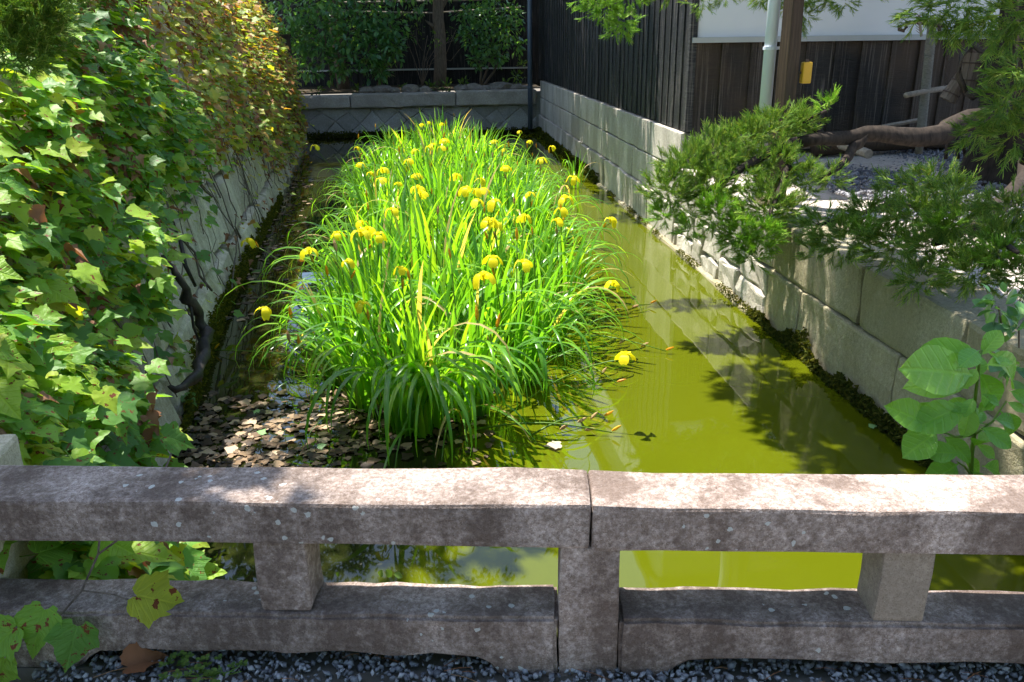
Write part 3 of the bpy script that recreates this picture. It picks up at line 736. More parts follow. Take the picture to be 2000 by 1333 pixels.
def blade_mats(n, R, L, arc, low, outdir=None):
    """(kind, variant, 4x4) for n blades of a clump of base radius R"""
    out = []
    for i in range(n):
        r = R * math.sqrt(random.random()); a = rnd(0, 2 * math.pi)
        b = a + rnd(-.7, .7)
        if outdir is not None and random.random() < .6: b = outdir + rnd(-.9, .9)
        t_ = random.random(); kind = 'l' if t_ < low else ('a' if t_ < low + arc else 'u')
        s = L * rnd(.72, 1.12) * (.95 if kind == 'l' else 1.28 if kind == 'a' else 1.); 
        Mx = Matrix.Translation((r * math.cos(a), r * math.sin(a), -.03)) @ Matrix.Rotation(b, 4, 'Z') @ Matrix.Rotation(rnd(-.08, .1), 4, 'Y') @ Matrix.Diagonal((s, s * rnd(.85, 1.25), s, 1))
        out.append((kind, random.randrange(9), Mx))
    return out
GROUP = 'clumps of the yellow iris stand'
clumps = []
def iris_clump(x, y, n, R, L, arc, low, label, parts, outdir=None):
    c = thing('iris_clump', label, 'iris', GROUP, (x, y, 0))
    bm_ = blade_mats(n, R, L, arc, low, outdir)
    if parts:
        for kd, vi, Mx in bm_:
            pool = me_up if kd == 'u' else me_arc if kd == 'a' else me_low
            inst('blade', pool[vi % len(pool)], c, Mx)
    else:
        items = []; temps = []
        vs_ = []
        tv = []; 
        mb = MB()
        for kd, vi, Mx in bm_:
            pool = BL_UP if kd == 'u' else BL_ARC if kd == 'a' else BL_LOW
            b = pool[vi % len(pool)]; A = np.array(Mx); mb.add(np.asarray(b[0]) @ A[:3, :3].T + A[:3, 3], b[1])
        stuff(mb.build('blades', M['iris'], c, True))
    clumps.append((x, y, c)); return c
# outline of the stand on the water, from the front tuft to the far end
EDGE = [(-.22, 4.28), (.2, 4.42), (.5, 4.95), (.75, 5.6), (1.0, 6.3), (1.05, 7.1), (1.1, 8.2), (1.12, 9.5), (1.12, 11.5), (1.0, 13.2), (.6, 14.2), (-.3, 14.3), (-.8, 13.3), (-.98, 11.5), (-.92, 9.2), (-.82, 7), (-.75, 5.8), (-.6, 4.95)]
def inside(x, y):
    c = False; n = len(EDGE)
    for i in range(n):
        (x1, y1), (x2, y2) = EDGE[i], EDGE[(i + 1) % n]
        if (y1 > y) != (y2 > y) and x < (x2 - x1) * (y - y1) / (y2 - y1) + x1: c = not c
    return c
NEAR = [  # x, y, blades, base radius, length, arching share, low share, side it hangs to, label
 (-.16, 4.36, 80, .16, .92, .60, .06, -1.3, 'frontmost iris clump, its long blades arching down to the dark water'),
 (.12, 4.50, 60, .13, .80, .48, .14, -.9, 'iris clump at front right trailing blades onto the water toward the bridge'),
 (-.44, 4.76, 60, .15, .78, .48, .14, -2.4, 'iris clump at front left with drooping blades over the fallen leaf mat'),
 (-.64, 5.15, 54, .15, .76, .46, .16, 3.0, 'iris clump on the left edge leaning toward the dead branch'),
 (-.66, 5.85, 50, .15, .76, .45, .16, 3.1, 'iris clump on the left edge under the lone low yellow flower'),
 (-.70, 6.65, 48, .15, .78, .40, .14, 3.0, 'iris clump on the left edge facing the bare pale stones'),
 (.46, 4.98, 62, .15, .82, .42, .18, -.6, 'iris clump at right front spreading low blades beside the reflected wall'),
 (.70, 5.55, 54, .16, .80, .34, .24, -.2, 'iris clump at the right edge with fallen stalks lying on green water'),
 (.95, 6.25, 52, .16, .82, .34, .18, .0, 'iris clump on the right edge below the single outlying yellow flower'),
 (-.12, 4.95, 62, .18, .98, .30, .02, None, 'tall upright iris clump just behind the frontmost tuft'),
 (-.45, 5.35, 64, .18, 1.0, .32, .02, None, 'iris clump carrying the large bright flower cluster left of centre'),
 (.25, 5.35, 62, .18, .98, .34, .03, None, 'iris clump carrying three flowers in a row right of centre'),
 (-.50, 6.15, 58, .18, .92, .34, .03, None, 'iris clump inside the left half behind the bright flower cluster'),
 (-.08, 5.90, 62, .18, 1.12, .24, .02, None, 'tallest iris clump with straight blades standing in the centre'),
 (.52, 5.95, 64, .18, .92, .36, .03, None, 'iris clump inside the right half, its blades bending to the right'),
 (.30, 6.60, 58, .18, 1.0, .32, .02, None, 'iris clump in the right centre behind the three flowers'),
 (-.30, 6.75, 58, .18, 1.05, .30, .02, None, 'iris clump in the left centre behind the tall straight blades'),
 (.85, 6.95, 58, .18, .88, .36, .06, .2, 'iris clump near the right edge opposite the juniper bough'),
]
for a in NEAR: iris_clump(a[0], a[1], a[2], a[3], a[4], a[5], a[6], a[8], True, a[7])
pts = [(a[0], a[1]) for a in NEAR]; tries = 0
while tries < 9000:
    tries += 1; x, y = rnd(-1.7, 1.8), rnd(6.9, 14.6)
    if not inside(x, y) or any((x - a) ** 2 + ((y - b) * .9) ** 2 < .50 ** 2 for a, b in pts): continue
    pts.append((x, y))
cnt = {}; ORD = ['first', 'second', 'third', 'fourth', 'fifth', 'sixth', 'seventh', 'eighth', 'ninth', 'tenth', 'eleventh', 'twelfth', 'thirteenth', 'fourteenth', 'fifteenth']
for x, y in sorted(pts[len(NEAR):], key=lambda q: q[1]):
    edge = min((x - a) ** 2 + (y - b) ** 2 for a, b in EDGE) < .55 ** 2
    side = 'left' if x < -.55 else 'right' if x > .75 else 'middle'
    row = 'back' if y > 13 else 'rear half' if y > 9.8 else 'mid'
    lab = {'back': 'iris clump at the far back, %s', 'rear half': 'iris clump in the rear half, %s', 'mid': 'iris clump in the crowded middle, %s'}[row] % {'left': 'shaded left side', 'right': 'sunlit right side', 'middle': 'centre line'}[side]
    kk = cnt.get(lab, 0); cnt[lab] = kk + 1; lab = lab + ', ' + ORD[kk] + ' from the bridge'
    out = 3.1 if x < -.7 else 0. if x > .8 else None
    mid_ = 1 - min(1., abs(x - .1) / 1.2); iris_clump(x, y, 58 if y < 11 else 50, .24, .74 + .30 * mid_ + rnd(-.06, .08), .46 - .2 * mid_, .10 - .08 * mid_, lab, False, out) if x > -.7 else iris_clump(x, y, 44, .2, .70, .4, .06, lab, False, out)
iris_clump(2.05, 12.3, 16, .10, .62, .25, .1, 'small thin iris clump alone by the right wall near its foot', True)

# flowers
def petal_fall(w=.030, L=.058):
    v = []; f = []; rows = [(0, .22, 0), (.22, .34, .016), (.45, .70, .020), (.66, 1., .004), (.86, 1., -.022), (1., .55, -.042)]
    for s, ww, dz in rows:
        x = L * (s if s < .7 else .7 + (s - .7) * .55)
        v += [(x, -w * ww, dz - .004), (x, 0, dz + .002), (x, w * ww, dz - .004)]
    for i in range(len(rows) - 1):
        a = i * 3; f += [(a, a + 1, a + 4, a + 3), (a + 1, a + 2, a + 5, a + 4)]
    return np.array(v), f
def rotz(v, a): c, s = math.cos(a), math.sin(a); v = np.asarray(v); return np.stack([v[:, 0]*c - v[:, 1]*s, v[:, 0]*s + v[:, 1]*c, v[:, 2]], 1)
def flower_mesh(seed):
    r = random.Random(seed); mb = MB()
    for k in range(3):
        a = k * 2.094 + r.uniform(-.25, .25); v, f = petal_fall(.027 * r.uniform(.9, 1.2), .070 * r.uniform(.9, 1.15)); v = v.copy(); v[:, 2] *= r.uniform(.7, 1.35)
        mb.add(rotz(v, a), f)
        s, sf = petal_fall(.010, .030); s = s.copy(); s[:, 2] = s[:, 0] * 1.1; s[:, 0] *= .45; mb.add(rotz(s, a + 1.05), sf)
        s, sf = petal_fall(.011, .036); s = s.copy(); s[:, 2] = .012 + s[:, 0] * .35; mb.add(rotz(s, a), sf)
    mb.tube([(0, 0, -.035), (0, 0, -.01), (0, 0, .006)], [.004, .006, .004], 6)
    me = bpy.data.meshes.new('iris_flower'); me.from_pydata(np.vstack(mb.v).tolist(), [], mb.f); me.update(); me.materials.append(M['petal']); me.polygons.foreach_set('use_smooth', [True] * len(me.polygons)); return me
flowers_me = [flower_mesh(i) for i in range(6)]
def bud_mesh(mat, fat=1.):
    mb = MB(); mb.tube([(0, 0, 0), (.001, 0, .018), (.003, 0, .042), (.005, 0, .062)], [.004, .0085 * fat, .007 * fat, .001], 6)
    me = bpy.data.meshes.new('iris_bud'); me.from_pydata(np.vstack(mb.v).tolist(), [], mb.f); me.update(); me.materials.append(mat); return me
bud_me = bud_mesh(M['bud']); wilt_me = bud_mesh(M['wilt'], 1.25)
FLOW = [(616, 291, .78), (748, 337, .84), (745, 357, .80), (799, 319, .90), (814, 348, .9), (816, 374, .92), (822, 384, .9), (766, 417, .92), (718, 456, .94), (738, 466, .92), (705, 462, .94), (839, 292, .9), (869, 279, .92), (863, 293, .9), (966, 280, .82), (1057, 317, .84), (1078, 291, .55), (1119, 354, .80), (1105, 394, .84), (910, 376, .92), (926, 380, .92), (944, 377, .92), (967, 402, .9), (954, 438, .9), (966, 443, .88), (1087, 438, .82), (1192, 436, .62), (988, 333, .86), (891, 349, .88), (485, 476, .50), (604, 497, .72), (515, 612, .58), (1222, 703, .42), (1197, 560, .50), (962, 514, .84), (1022, 522, .82), (945, 548, .80), (1024, 430, .84), (932, 400, .9), (846, 288, .88)]
BUDS = [(871, 247, .9), (918, 272, .9), (994, 288, .84), (800, 548, .8), (866, 272, .9), (1048, 290, .5), (568, 622, .55), (1072, 300, .52), (565, 668, .5), (585, 678, .5), (657, 492, .85), (640, 540, .75), (970, 642, .6), (932, 626, .6), (1004, 400, .9), (855, 420, .95), (1182, 300, .4), (780, 300, .9), (700, 272, .7), (1010, 470, .9), (880, 505, .9)]
def stalk(p, kind, size=1., lean=None):
    p = np.asarray(p, float); d = [(p[0] - x) ** 2 + (p[1] - y) ** 2 for x, y, _ in clumps]; i = int(np.argmin(d)); cx, cy_, c = clumps[i]
    base = np.array([cx + (p[0] - cx) * .25, cy_ + (p[1] - cy_) * .25, 0.]); o = np.array([cx, cy_, 0.])
    midp = base * .45 + p * .55 + np.array([0, 0, .16 * (1 - abs(p[2]) / 1.1) + .05]); pts_ = []
    for t_ in np.linspace(0, 1, 8): pts_.append((1 - t_) ** 2 * base + 2 * t_ * (1 - t_) * midp + t_ ** 2 * p - o)
    mb = MB(); mb.tube(pts_, [.0052 - .0018 * t_ for t_ in np.linspace(0, 1, 8)], 5); st = mb.build('flower_stalk', M['stalk'], c, True)
    M0 = Matrix.Translation(Vector(p - o)) @ Matrix.Rotation(rnd(0, 6.28), 4, 'Z') @ Matrix.Rotation(rnd(-.25, .25), 4, 'X') @ Matrix.Scale(size, 4)
    if kind == 'f':
        inst('flower', random.choice(flowers_me), st, M0 @ Matrix.Translation((0, 0, .02)))
        if random.random() < .5: inst('bud', random.choice([bud_me, wilt_me]), st, Matrix.Translation(Vector(np.array(pts_[6]))) @ Matrix.Rotation(rnd(-.6, .6), 4, 'Y'))
    else: inst('bud', bud_me if random.random() < .8 else wilt_me, st, M0)
for a, b, h in FLOW: stalk(at_z(a, b, h), 'f', rnd(.82, 1.08))
for a, b, h in BUDS: stalk(at_z(a, b, h), 'b', rnd(1., 1.4))
for i in range(46):
    x, y = random.choice(pts); p = (x + rnd(-.3, .3), y + rnd(-.3, .3), rnd(.72, .92)); stalk(p, 'b', rnd(.7, 1.1)) if random.random() < .7 else stalk(p, 'f', rnd(.6, .9))
# fallen stalks reaching over the water
def fallen(a, b, label_mid=None):
    p, q = at_z(*a), at_z(*b); i = int(np.argmin([(p[0] - x) ** 2 + (p[1] - y) ** 2 for x, y, _ in clumps])); cx, cy_, c = clumps[i]; o = np.array([cx, cy_, 0])
    mb = MB(); k = 7; pl = [p + (q - p) * t_ + np.array([0, 0, .02 + .05 * math.sin(math.pi * t_)]) - o for t_ in np.linspace(0, 1, k)]
    mb.tube(pl, [.006 - .003 * t_ for t_ in np.linspace(0, 1, k)], 5); st = mb.build('fallen_stalk', M['stalk'], c, True)
    for t_ in (.62, .8, 1.):
        w = p + (q - p) * t_ - o + np.array([0, 0, .03]); inst('bud', bud_me if t_ > .9 else wilt_me, st, Matrix.Translation(Vector(w)) @ Matrix.Rotation(rnd(.6, 1.4), 4, 'Y') @ Matrix.Rotation(rnd(0, 6), 4, 'Z'))
fallen((930, 845), (1195, 852)); fallen((1080, 640), (1270, 600)); fallen((1070, 660), (1300, 692)); fallen((700, 735), (420, 690)); fallen((1040, 856), (1180, 822)); fallen((1060, 690), (1205, 755))

# ------------------------------------------------------------------ floating leaf litter
LIT = []
for i in range(1500):
    px, py = rnd(300, 960), rnd(765, 935); dens = .85 if px < 740 else .25
    if px < 640 and py < 790: dens = .4
    if py > 880 and px > 560: dens *= .35
    if random.random() > dens: continue
    p = at_z(px, py, .006 + rnd(0, .01)); LIT.append(frame(p, [rnd(-1, 1), rnd(-1, 1), rnd(-.06, .06)], [rnd(-.3, .3), rnd(-.3, .3), 1], rnd(.022, .07)))
for i in range(170):
    y = rnd(6.5, 14); p = (wall_x(y) + abs(rng.normal(0, .22)) + .05, y, .006); LIT.append(frame(p, [rnd(-1, 1), rnd(-1, 1), 0], [rnd(-.1, .1), rnd(-.1, .1), 1], rnd(.04, .08)))
flatL = [ivy_leaf(False, rnd(-.1, .12), rnd(-.1, .15), i + 60) for i in range(5)]
o = stuff(join_batch('leaf_litter', LIT, flatL, M['litter'], None)); o['label'] = 'mat of brown fallen leaves floating on the dark water at left'
flat_me = [mesh_of('fallen_leaf', q, M['paleleaf']) for q in flatL]; flat_gr = [mesh_of('fallen_leaf_green', q, M['greenleaf']) for q in flatL]
FL = [(402, 888, .075, 0, 'large pale curled fallen leaf floating closest to the bridge rail'), (500, 852, .07, 0, 'pale fallen leaf floating in the middle of the leaf mat'), (640, 862, .07, 0, 'pale tan fallen leaf floating right of the leaf mat'),
      (495, 820, .085, 0, 'broad tan fallen leaf near the upper edge of the leaf mat'), (350, 835, .07, 0, 'tan fallen leaf floating beside the creeper foot'), (1095, 868, .085, 0, 'lone brown curled leaf floating beside the fallen iris stalk'),
      (540, 885, .06, 0, 'whitish round fallen leaf near the rail at the leaf mat'), (460, 880, .07, 0, 'tan fallen leaf left of the whitish round one'),
      (505, 848, .06, 1, 'green fallen leaf lying in the middle of the leaf mat'), (620, 872, .05, 1, 'small green leaf floating right of the leaf mat'), (508, 802, .06, 1, 'green leaf floating at the upper rim of the leaf mat'), (1697, 831, .05, 1, 'single green leaf floating on dark water by the right wall')]
for i, (a, b, s, g, lab) in enumerate(FL):
    o = inst('fallen_leaf', (flat_gr if g else flat_me)[i % 5]); o.matrix_world = Matrix(frame(at_z(a, b, .016), [rnd(-1, 1), rnd(-1, 1), .02], [rnd(-.15, .15), rnd(-.15, .15), 1], s)); tag(o, lab, 'leaf', 'fallen leaves afloat')

# ------------------------------------------------------------------ moss along the waterlines
tuft = ([(-.5, 0, 0), (.5, 0, 0), (0, .2, 1.), (0, -.5, 0), (0, .5, 0), (.2, 0, .9)], [(0, 1, 2), (3, 4, 5)])
def moss(name, pts_, s0, s1, mat, nrm, label):
    Ms = [frame(p, unit(rng.normal(0, 1, 3)), unit(np.array(nrm) + rng.normal(0, .5, 3)), rnd(s0, s1)) for p in pts_]
    o = stuff(batch(name, tuft[0], tuft[1], Ms, mat)); o['label'] = label
mp = []
while len(mp) < 7000:
    y = rnd(4.4, 12); h = float(np.interp(y, [4.4, 5.5, 7, 12], [.05, .30, .22, .10])) * (.55 + .9 * abs(fbm((y * 2.2, 0, 3), 1.)))
    z = rnd(0, 1) ** 1.4 * h; mp.append((wall_x(y) - bt(y) * z + .035 + rnd(0, .02), y, z))
moss('moss', mp, .012, .03, M['moss'], (1, 0, .5), 'yellow-green moss along the foot of the left bank')
mp = []
while len(mp) < 4300:
    y = rnd(2.2, 6.1); c = .5 + .5 * fbm((y * 2.4, 2, 8), 1.); h = float(np.interp(y, [2.2, 3.6, 4.6, 5.9, 6.1], [.16, .20, .26, .22, .1])) * (.12 + 1.7 * max(0, c) ** 2.6)
    z = rnd(0, h); mp.append((RX - .02 - .05 * (1 - z / .5) * rnd(.3, 1), y, z))
moss('dark_moss', mp, .014, .036, M['moss_dark'], (-1, 0, .5), 'dark moss clumps at the foot of the near right wall')
mp = [(RX - .075 + rnd(-.015, .07), y, .025 + rnd(-.02, .03)) for y in [rnd(5.9, 12.6) for i in range(5200)] if fbm((y * 1.6, 4, 2), 1.) + .35 * (y < 6.8) > .02]
moss('ledge_moss', mp, .008, .02, M['moss'], (0, 0, 1), 'thin olive moss on the ledge at the right waterline')
mp = [(rnd(-3, 2.4), 19.9 - rnd(0, .1), rnd(0, .14) * (.5 + abs(fbm((k * .013, 3, 3), 1.)))) for k in range(3500)] + [(RX - rnd(0, .12), rnd(12.5, 19.9), rnd(0, .14)) for k in range(2600)]
moss('far_moss', mp, .03, .06, M['moss_dark'], (0, -1, .5), 'dark moss along the waterline at the far end')

# ------------------------------------------------------------------ junipers
def sprig(seed):
    """a spray of cord-like juniper twigs, unit long along +Y"""
    r = random.Random(seed); mb = MB()
    def cord(p, d, L, r0, k=2):
        pts_ = [np.array(p, float)]; d = unit(d)
        for i in range(k):
            d = unit(d + np.array([r.uniform(-.18, .18), .08, .10 + r.uniform(-.1, .12)])); pts_.append(pts_[-1] + d * L / k)
        mb.tube(pts_, [r0, r0 * .9, r0 * .3], 3, False); return pts_
    main = cord((0, 0, 0), (0, 1, 0), .55, .022)
    for i in range(20):
        t_ = i / 19; b = main[0] + (main[-1] - main[0]) * (.15 + .85 * t_); sgn = 1 if i % 2 else -1
        c = cord(b, (sgn * r.uniform(.25, .9), r.uniform(.6, 1.1), r.uniform(-.35, .45)), r.uniform(.22, .42), .0125)
        if i % 3 == 0: cord(c[1], (r.uniform(-.6, .6), 1, r.uniform(-.3, .5)), .22, .012)
    return np.vstack(mb.v), mb.f
SPR = [sprig(i) for i in range(4)]
def coarse_sprig(seed):
    r = random.Random(seed); mb = MB()
    for i in range(12):
        a = r.uniform(-1.1, 1.1); w = r.uniform(.05, .08); L = r.uniform(.4, .8); b = np.array([0, r.uniform(0, .4), 0]); d = unit([math.sin(a), math.cos(a), r.uniform(-.4, .5)]); sd = unit(np.cross(d, [r.uniform(-1, 1), 0, 1])) * w
        mb.add([b, b + d * L * .5 + sd, b + d * L, b + d * L * .5 - sd], [(0, 1, 2, 3)])
    return np.vstack(mb.v), mb.f
SPRC = [coarse_sprig(i) for i in range(4)]
def clump_sprigs(c, r, n, size, out, updir=(0, 0, .45), flat=None):
    n = int(n * 1.4)
    c = np.array(c); r = np.ones(3) * r
    for i in range(n):
        d = unit(rng.normal(0, 1, 3)); rad = random.random() ** .33
        lump = .75 + .45 * fbm(tuple(c * 3 + d * 1.6), 1.)
        p = c + d * r * rad * lump
        o = unit(d * [1, 1, .8] + np.array(updir) + rng.normal(0, .35, 3)); out.append(frame(p, o, unit(rng.normal(0, 1, 3) + [0, 0, 1.2]), size * rnd(.7, 1.25)))
def juniper_part(name, items, mat, parent): return stuff(join_batch(name, items, SPR, mat, parent))
def limb(mb, pts_, r0, r1, sides=7, wob=.12):
    P_ = [np.asarray(p, float) for p in pts_]; Q = []
    for a, b in zip(P_[:-1], P_[1:]):
        for t_ in (0, .5): Q.append(a + (b - a) * t_ + (rng.normal(0, r0 * .18, 3) if t_ else 0))
    Q.append(P_[-1]); mb.tube(Q, [r0 + (r1 - r0) * i / (len(Q) - 1) for i in range(len(Q))], sides, True, wob)

jr = thing('juniper_tree', 'old juniper at right, thick dark trunk and low green boughs over the canal', 'tree', loc=(0, 0, 0))
mb = MB(); base = np.array([4.97, 6.7, .8])
k = 26; ring = 18; vs_ = []; fs = []
for i in range(k):
    zt = i / (k - 1) * 4.2; r0 = .40 - .045 * zt + .16 * math.exp(-zt / .22)
    for j in range(ring):
        a = 2 * math.pi * j / ring; rr_ = r0 * (1 + .13 * math.sin(a * 5 + zt * 1.1) + .07 * math.sin(a * 11 - zt * 2) + .04 * fbm((a, zt * 2, 1.), 1.)); vs_.append(base + [rr_ * math.cos(a) - .02 * zt, rr_ * math.sin(a), zt])
for i in range(k - 1):
    for j in range(ring): q = (j + 1) % ring; fs.append((i*ring + j, i*ring + q, (i+1)*ring + q, (i+1)*ring + j))
mb.add(vs_, fs); mb.build('trunk', M['bark'], jr, True)
B1 = [(4.75, 6.6, 1.52), at_y(1890, 235, 6.4), at_y(1840, 265, 6.3), at_y(1760, 268, 6.2), at_y(1690, 262, 6.15), at_y(1620, 272, 6.1), at_y(1555, 280, 6.05)]
mb = MB(); limb(mb, B1, .095, .045, 9, .16); mb.build('bough', M['bark'], jr, True)
mb = MB(); limb(mb, [B1[4], at_y(1665, 290, 6.1), at_y(1648, 320, 5.95), at_y(1600, 350, 5.8)], .05, .02, 7); mb.build('bough', M['bark'], jr, True)
mb = MB(); limb(mb, [B1[6], at_y(1500, 300, 5.95), at_y(1420, 350, 5.8), at_y(1340, 390, 5.75)], .045, .012, 7)
limb(mb, [B1[5], at_y(1570, 240, 6.1), at_y(1620, 215, 6.1)], .025, .01, 6)
limb(mb, [B1[6], at_y(1520, 380, 5.7), at_y(1500, 440, 5.5)], .03, .01, 6); mb.build('bough', M['bark'], jr, True)
mb = MB(); limb(mb, [(4.8, 6.4, 1.15), (4.2, 5.6, 1.12), (3.5, 4.9, 1.05), (3.0, 4.4, 1.08), (2.5, 3.9, 1.1)], .085, .02, 8)
limb(mb, [(3.0, 4.4, 1.08), (2.7, 3.7, 1.15), (2.5, 3.3, 1.2)], .03, .01, 6); limb(mb, [(3.5, 4.9, 1.05), (2.8, 4.9, 1.1), (2.2, 4.6, 1.05)], .03, .01, 6); mb.build('bough', M['bark'], jr, True)
mb = MB(); limb(mb, [(4.9, 6.4, 2.5), (4.2, 5.2, 2.6), (3.4, 4.4, 2.35), (2.75, 3.7, 1.9), (2.6, 3.5, 1.55)], .09, .02, 8)
limb(mb, [(4.9, 6.7, 2.9), (3.8, 6.9, 3.0), (2.8, 7.1, 2.85), (2.1, 7.1, 2.65), (1.5, 7.1, 2.6)], .08, .015, 8)
limb(mb, [(4.9, 6.6, 3.6), (3.4, 6.0, 4.0), (2.2, 5.4, 4.1), (1.2, 4.9, 4.0)], .09, .02, 8); mb.build('bough', M['bark'], jr, True)
low = []; lit = []; top = []
def px_clump(px, py, y, rpx, n, dst, size=.11, sq=(1, .8, .8), up=(0, 0, .45)):
    c = at_y(px, py, y); r = rpx * np.linalg.norm(c - CAM) / F_PX; clump_sprigs(c, np.array(sq) * r, n, size, dst, up)
for a in ((1310, 370, 5.75, 52, 95), (1345, 330, 5.9, 60, 120), (1400, 300, 6., 62, 120), (1460, 275, 6.1, 58, 110), (1510, 250, 6.15, 50, 90), (1560, 245, 6.15, 40, 60), (1390, 370, 5.8, 55, 95), (1450, 340, 5.9, 62, 110), (1520, 320, 5.95, 60, 100), (1500, 400, 5.7, 60, 100), (1570, 350, 5.85, 42, 45), (1545, 410, 5.75, 38, 40), (1625, 345, 5.9, 26, 22)): px_clump(*a, low, .125)
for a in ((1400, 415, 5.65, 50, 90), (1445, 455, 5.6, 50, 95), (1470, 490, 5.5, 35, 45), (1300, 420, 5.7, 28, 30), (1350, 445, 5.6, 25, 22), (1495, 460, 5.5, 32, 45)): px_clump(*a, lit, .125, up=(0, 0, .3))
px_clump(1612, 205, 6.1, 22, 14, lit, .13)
for a in ((1600, 440, 4.6, 45, 40), (1650, 470, 4.4, 60, 75), (1700, 420, 4.5, 60, 65), (1740, 480, 4.2, 65, 90), (1790, 420, 4.2, 60, 70), (1820, 360, 4.4, 55, 45), (1830, 490, 3.9, 70, 95), (1880, 440, 3.9, 60, 75), (1900, 530, 3.6, 60, 80), (1960, 470, 3.6, 60, 80), (1980, 410, 3.7, 55, 60), (1985, 540, 3.5, 45, 50), (1800, 545, 3.8, 50, 40), (1590, 490, 4.5, 30, 18), (1760, 360, 4.6, 45, 30), (1860, 380, 4.1, 40, 35)): px_clump(*a, low, .115, (1, .8, .62), (-.2, -.1, .15))
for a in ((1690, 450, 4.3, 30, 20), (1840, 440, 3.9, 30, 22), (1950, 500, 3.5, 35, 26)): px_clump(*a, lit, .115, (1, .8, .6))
for a in ((1965, 205, 3.6, 50, 95), (1990, 140, 3.5, 36, 60), (1945, 225, 3.7, 40, 55), (1908, 255, 3.8, 30, 34), (1975, 270, 3.6, 44, 60), (1930, 30, 3.7, 48, 75), (1870, 18, 3.9, 50, 80), (1815, 15, 4., 40, 55), (1895, 62, 3.9, 26, 26), (1850, 52, 3.95, 24, 24), (1990, 30, 3.6, 50, 60), (1955, 80, 3.6, 30, 34)): px_clump(*a[:4], int(a[4] * .42), top, .12, up=(-.25, -.1, -.35))
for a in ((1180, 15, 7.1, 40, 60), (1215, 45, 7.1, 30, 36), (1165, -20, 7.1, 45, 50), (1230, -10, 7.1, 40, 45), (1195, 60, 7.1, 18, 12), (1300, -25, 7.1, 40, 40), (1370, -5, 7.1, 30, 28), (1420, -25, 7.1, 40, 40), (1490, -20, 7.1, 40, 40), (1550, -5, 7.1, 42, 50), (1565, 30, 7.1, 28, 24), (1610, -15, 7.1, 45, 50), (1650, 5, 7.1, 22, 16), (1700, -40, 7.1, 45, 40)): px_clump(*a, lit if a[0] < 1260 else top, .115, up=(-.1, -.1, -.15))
# the boughs above the frame that shade the near water and bank
shade_r = []
for k in range(34): clump_sprigs((rnd(.98, 1.5), rnd(3.1, 5.5), 3.9 + rnd(-.2, .3)), (.36, .36, .2), 15, .20, shade_r)
for k in range(95):
    x, y = rnd(.8, 2.4), rnd(2.9, 6.0)
    if x < 1.1 - .1 * (y - 4) or (x > 1.5 and random.random() < .5): continue
    clump_sprigs((x, y, 3.9 + rnd(-.25, .3)), (.40, .40, .2), 15, .20, shade_r)
stuff(join_batch('high_foliage', shade_r, SPRC, M['juniper'], jr)); juniper_part('foliage', low, M['juniper'], jr); juniper_part('lit_foliage', lit, M['juniperlit'], jr); juniper_part('upper_foliage', top, M['juniper'], jr)

jl = thing('left_juniper', 'dark green juniper bough hanging over the creeper at upper left', 'tree', loc=(0, 0, 0))
mb = MB(); limb(mb, [(-4.2, 4.2, .5), (-4.15, 4.2, 2.0), (-4.0, 4.1, 3.4), (-3.6, 4.0, 4.6)], .2, .12, 12, .1); mb.build('trunk', M['bark'], jl, True)
mb = MB(); limb(mb, [(-4.05, 4.1, 2.9), (-3.2, 3.9, 2.9), (-2.5, 3.7, 2.6), (-1.9, 3.5, 2.25)], .08, .02, 8)
limb(mb, [(-3.7, 4.05, 4.3), (-2.9, 3.4, 4.6), (-2.2, 2.9, 4.7), (-1.6, 2.6, 4.7)], .08, .02, 8); mb.build('bough', M['bark'], jl, True)
items = []
for a in ((20, 40, 3.5, 75, 130), (70, 25, 3.5, 60, 90), (30, 100, 3.45, 60, 90), (85, 80, 3.5, 40, 45), (0, -20, 3.6, 80, 100), (110, -30, 3.6, 60, 70)): px_clump(*a, items, .105)
shade_l = []
for k in range(130):
    x, y = rnd(-1.95, -.75), rnd(1.9, 5.6)
    if y < 4.45 and x > (-1.58 if y < 3.0 else -1.9): continue
    if y > 4.9 and x > -1.35: continue
    clump_sprigs((x, y, 4.6 + rnd(-.25, .25)), (.40, .40, .2), 17, .20, shade_l)
for k in range(46): clump_sprigs((rnd(-2.1, -1.55), rnd(1.7, 3.1), 4.6 + rnd(-.25, .25)), (.38, .38, .2), 15, .20, shade_l)
stuff(join_batch('high_foliage', shade_l, SPRC, M['juniper'], jl))
juniper_part('foliage', items, M['juniper'], jl)

# ------------------------------------------------------------------ leafy trees and shrubs
LAN = [lance_leaf(.2, .15), lance_leaf(.26, .3), lance_leaf(.17, .05)]
def leaf_cloud(clouds, size, out, droop=.3):
    for c, r, n in clouds:
        c = np.array(c); r = np.ones(3) * r
        for i in range(n):
            d = unit(rng.normal(0, 1, 3)); p = c + d * r * random.random() ** .4 * (.7 + .5 * fbm(tuple(c * 2 + d * 1.7), 1.))
            yv = unit(d + rng.normal(0, .6, 3) + [0, 0, -droop]); out.append(frame(p, yv, unit(rng.normal(0, .6, 3) + [0, 0, 1.]), size * rnd(.6, 1.25)))
def tree(name, label, cat, trunk, r0, r1, limbs, clouds, size, mat, bark='barkgrey', group=None, droop=.3):
    o = thing(name, label, cat, group, (0, 0, 0)); mb = MB()
    for q in trunk: limb(mb, q, r0, r1, 8)
    mb.build('trunk', M[bark], o, True)
    if limbs:
        mb = MB()
        for q in limbs: limb(mb, q, r1 * .8, .008, 5)
        mb.build('branches', M[bark], o, True)
    it = []; leaf_cloud(clouds, size, it, droop); stuff(join_batch('crown', it, LAN, M[mat], o)); return o
def B(px, py, y=20.8): return tuple(at_y(px, py, y))
def rpx(k, y=20.8): return k * y / F_PX
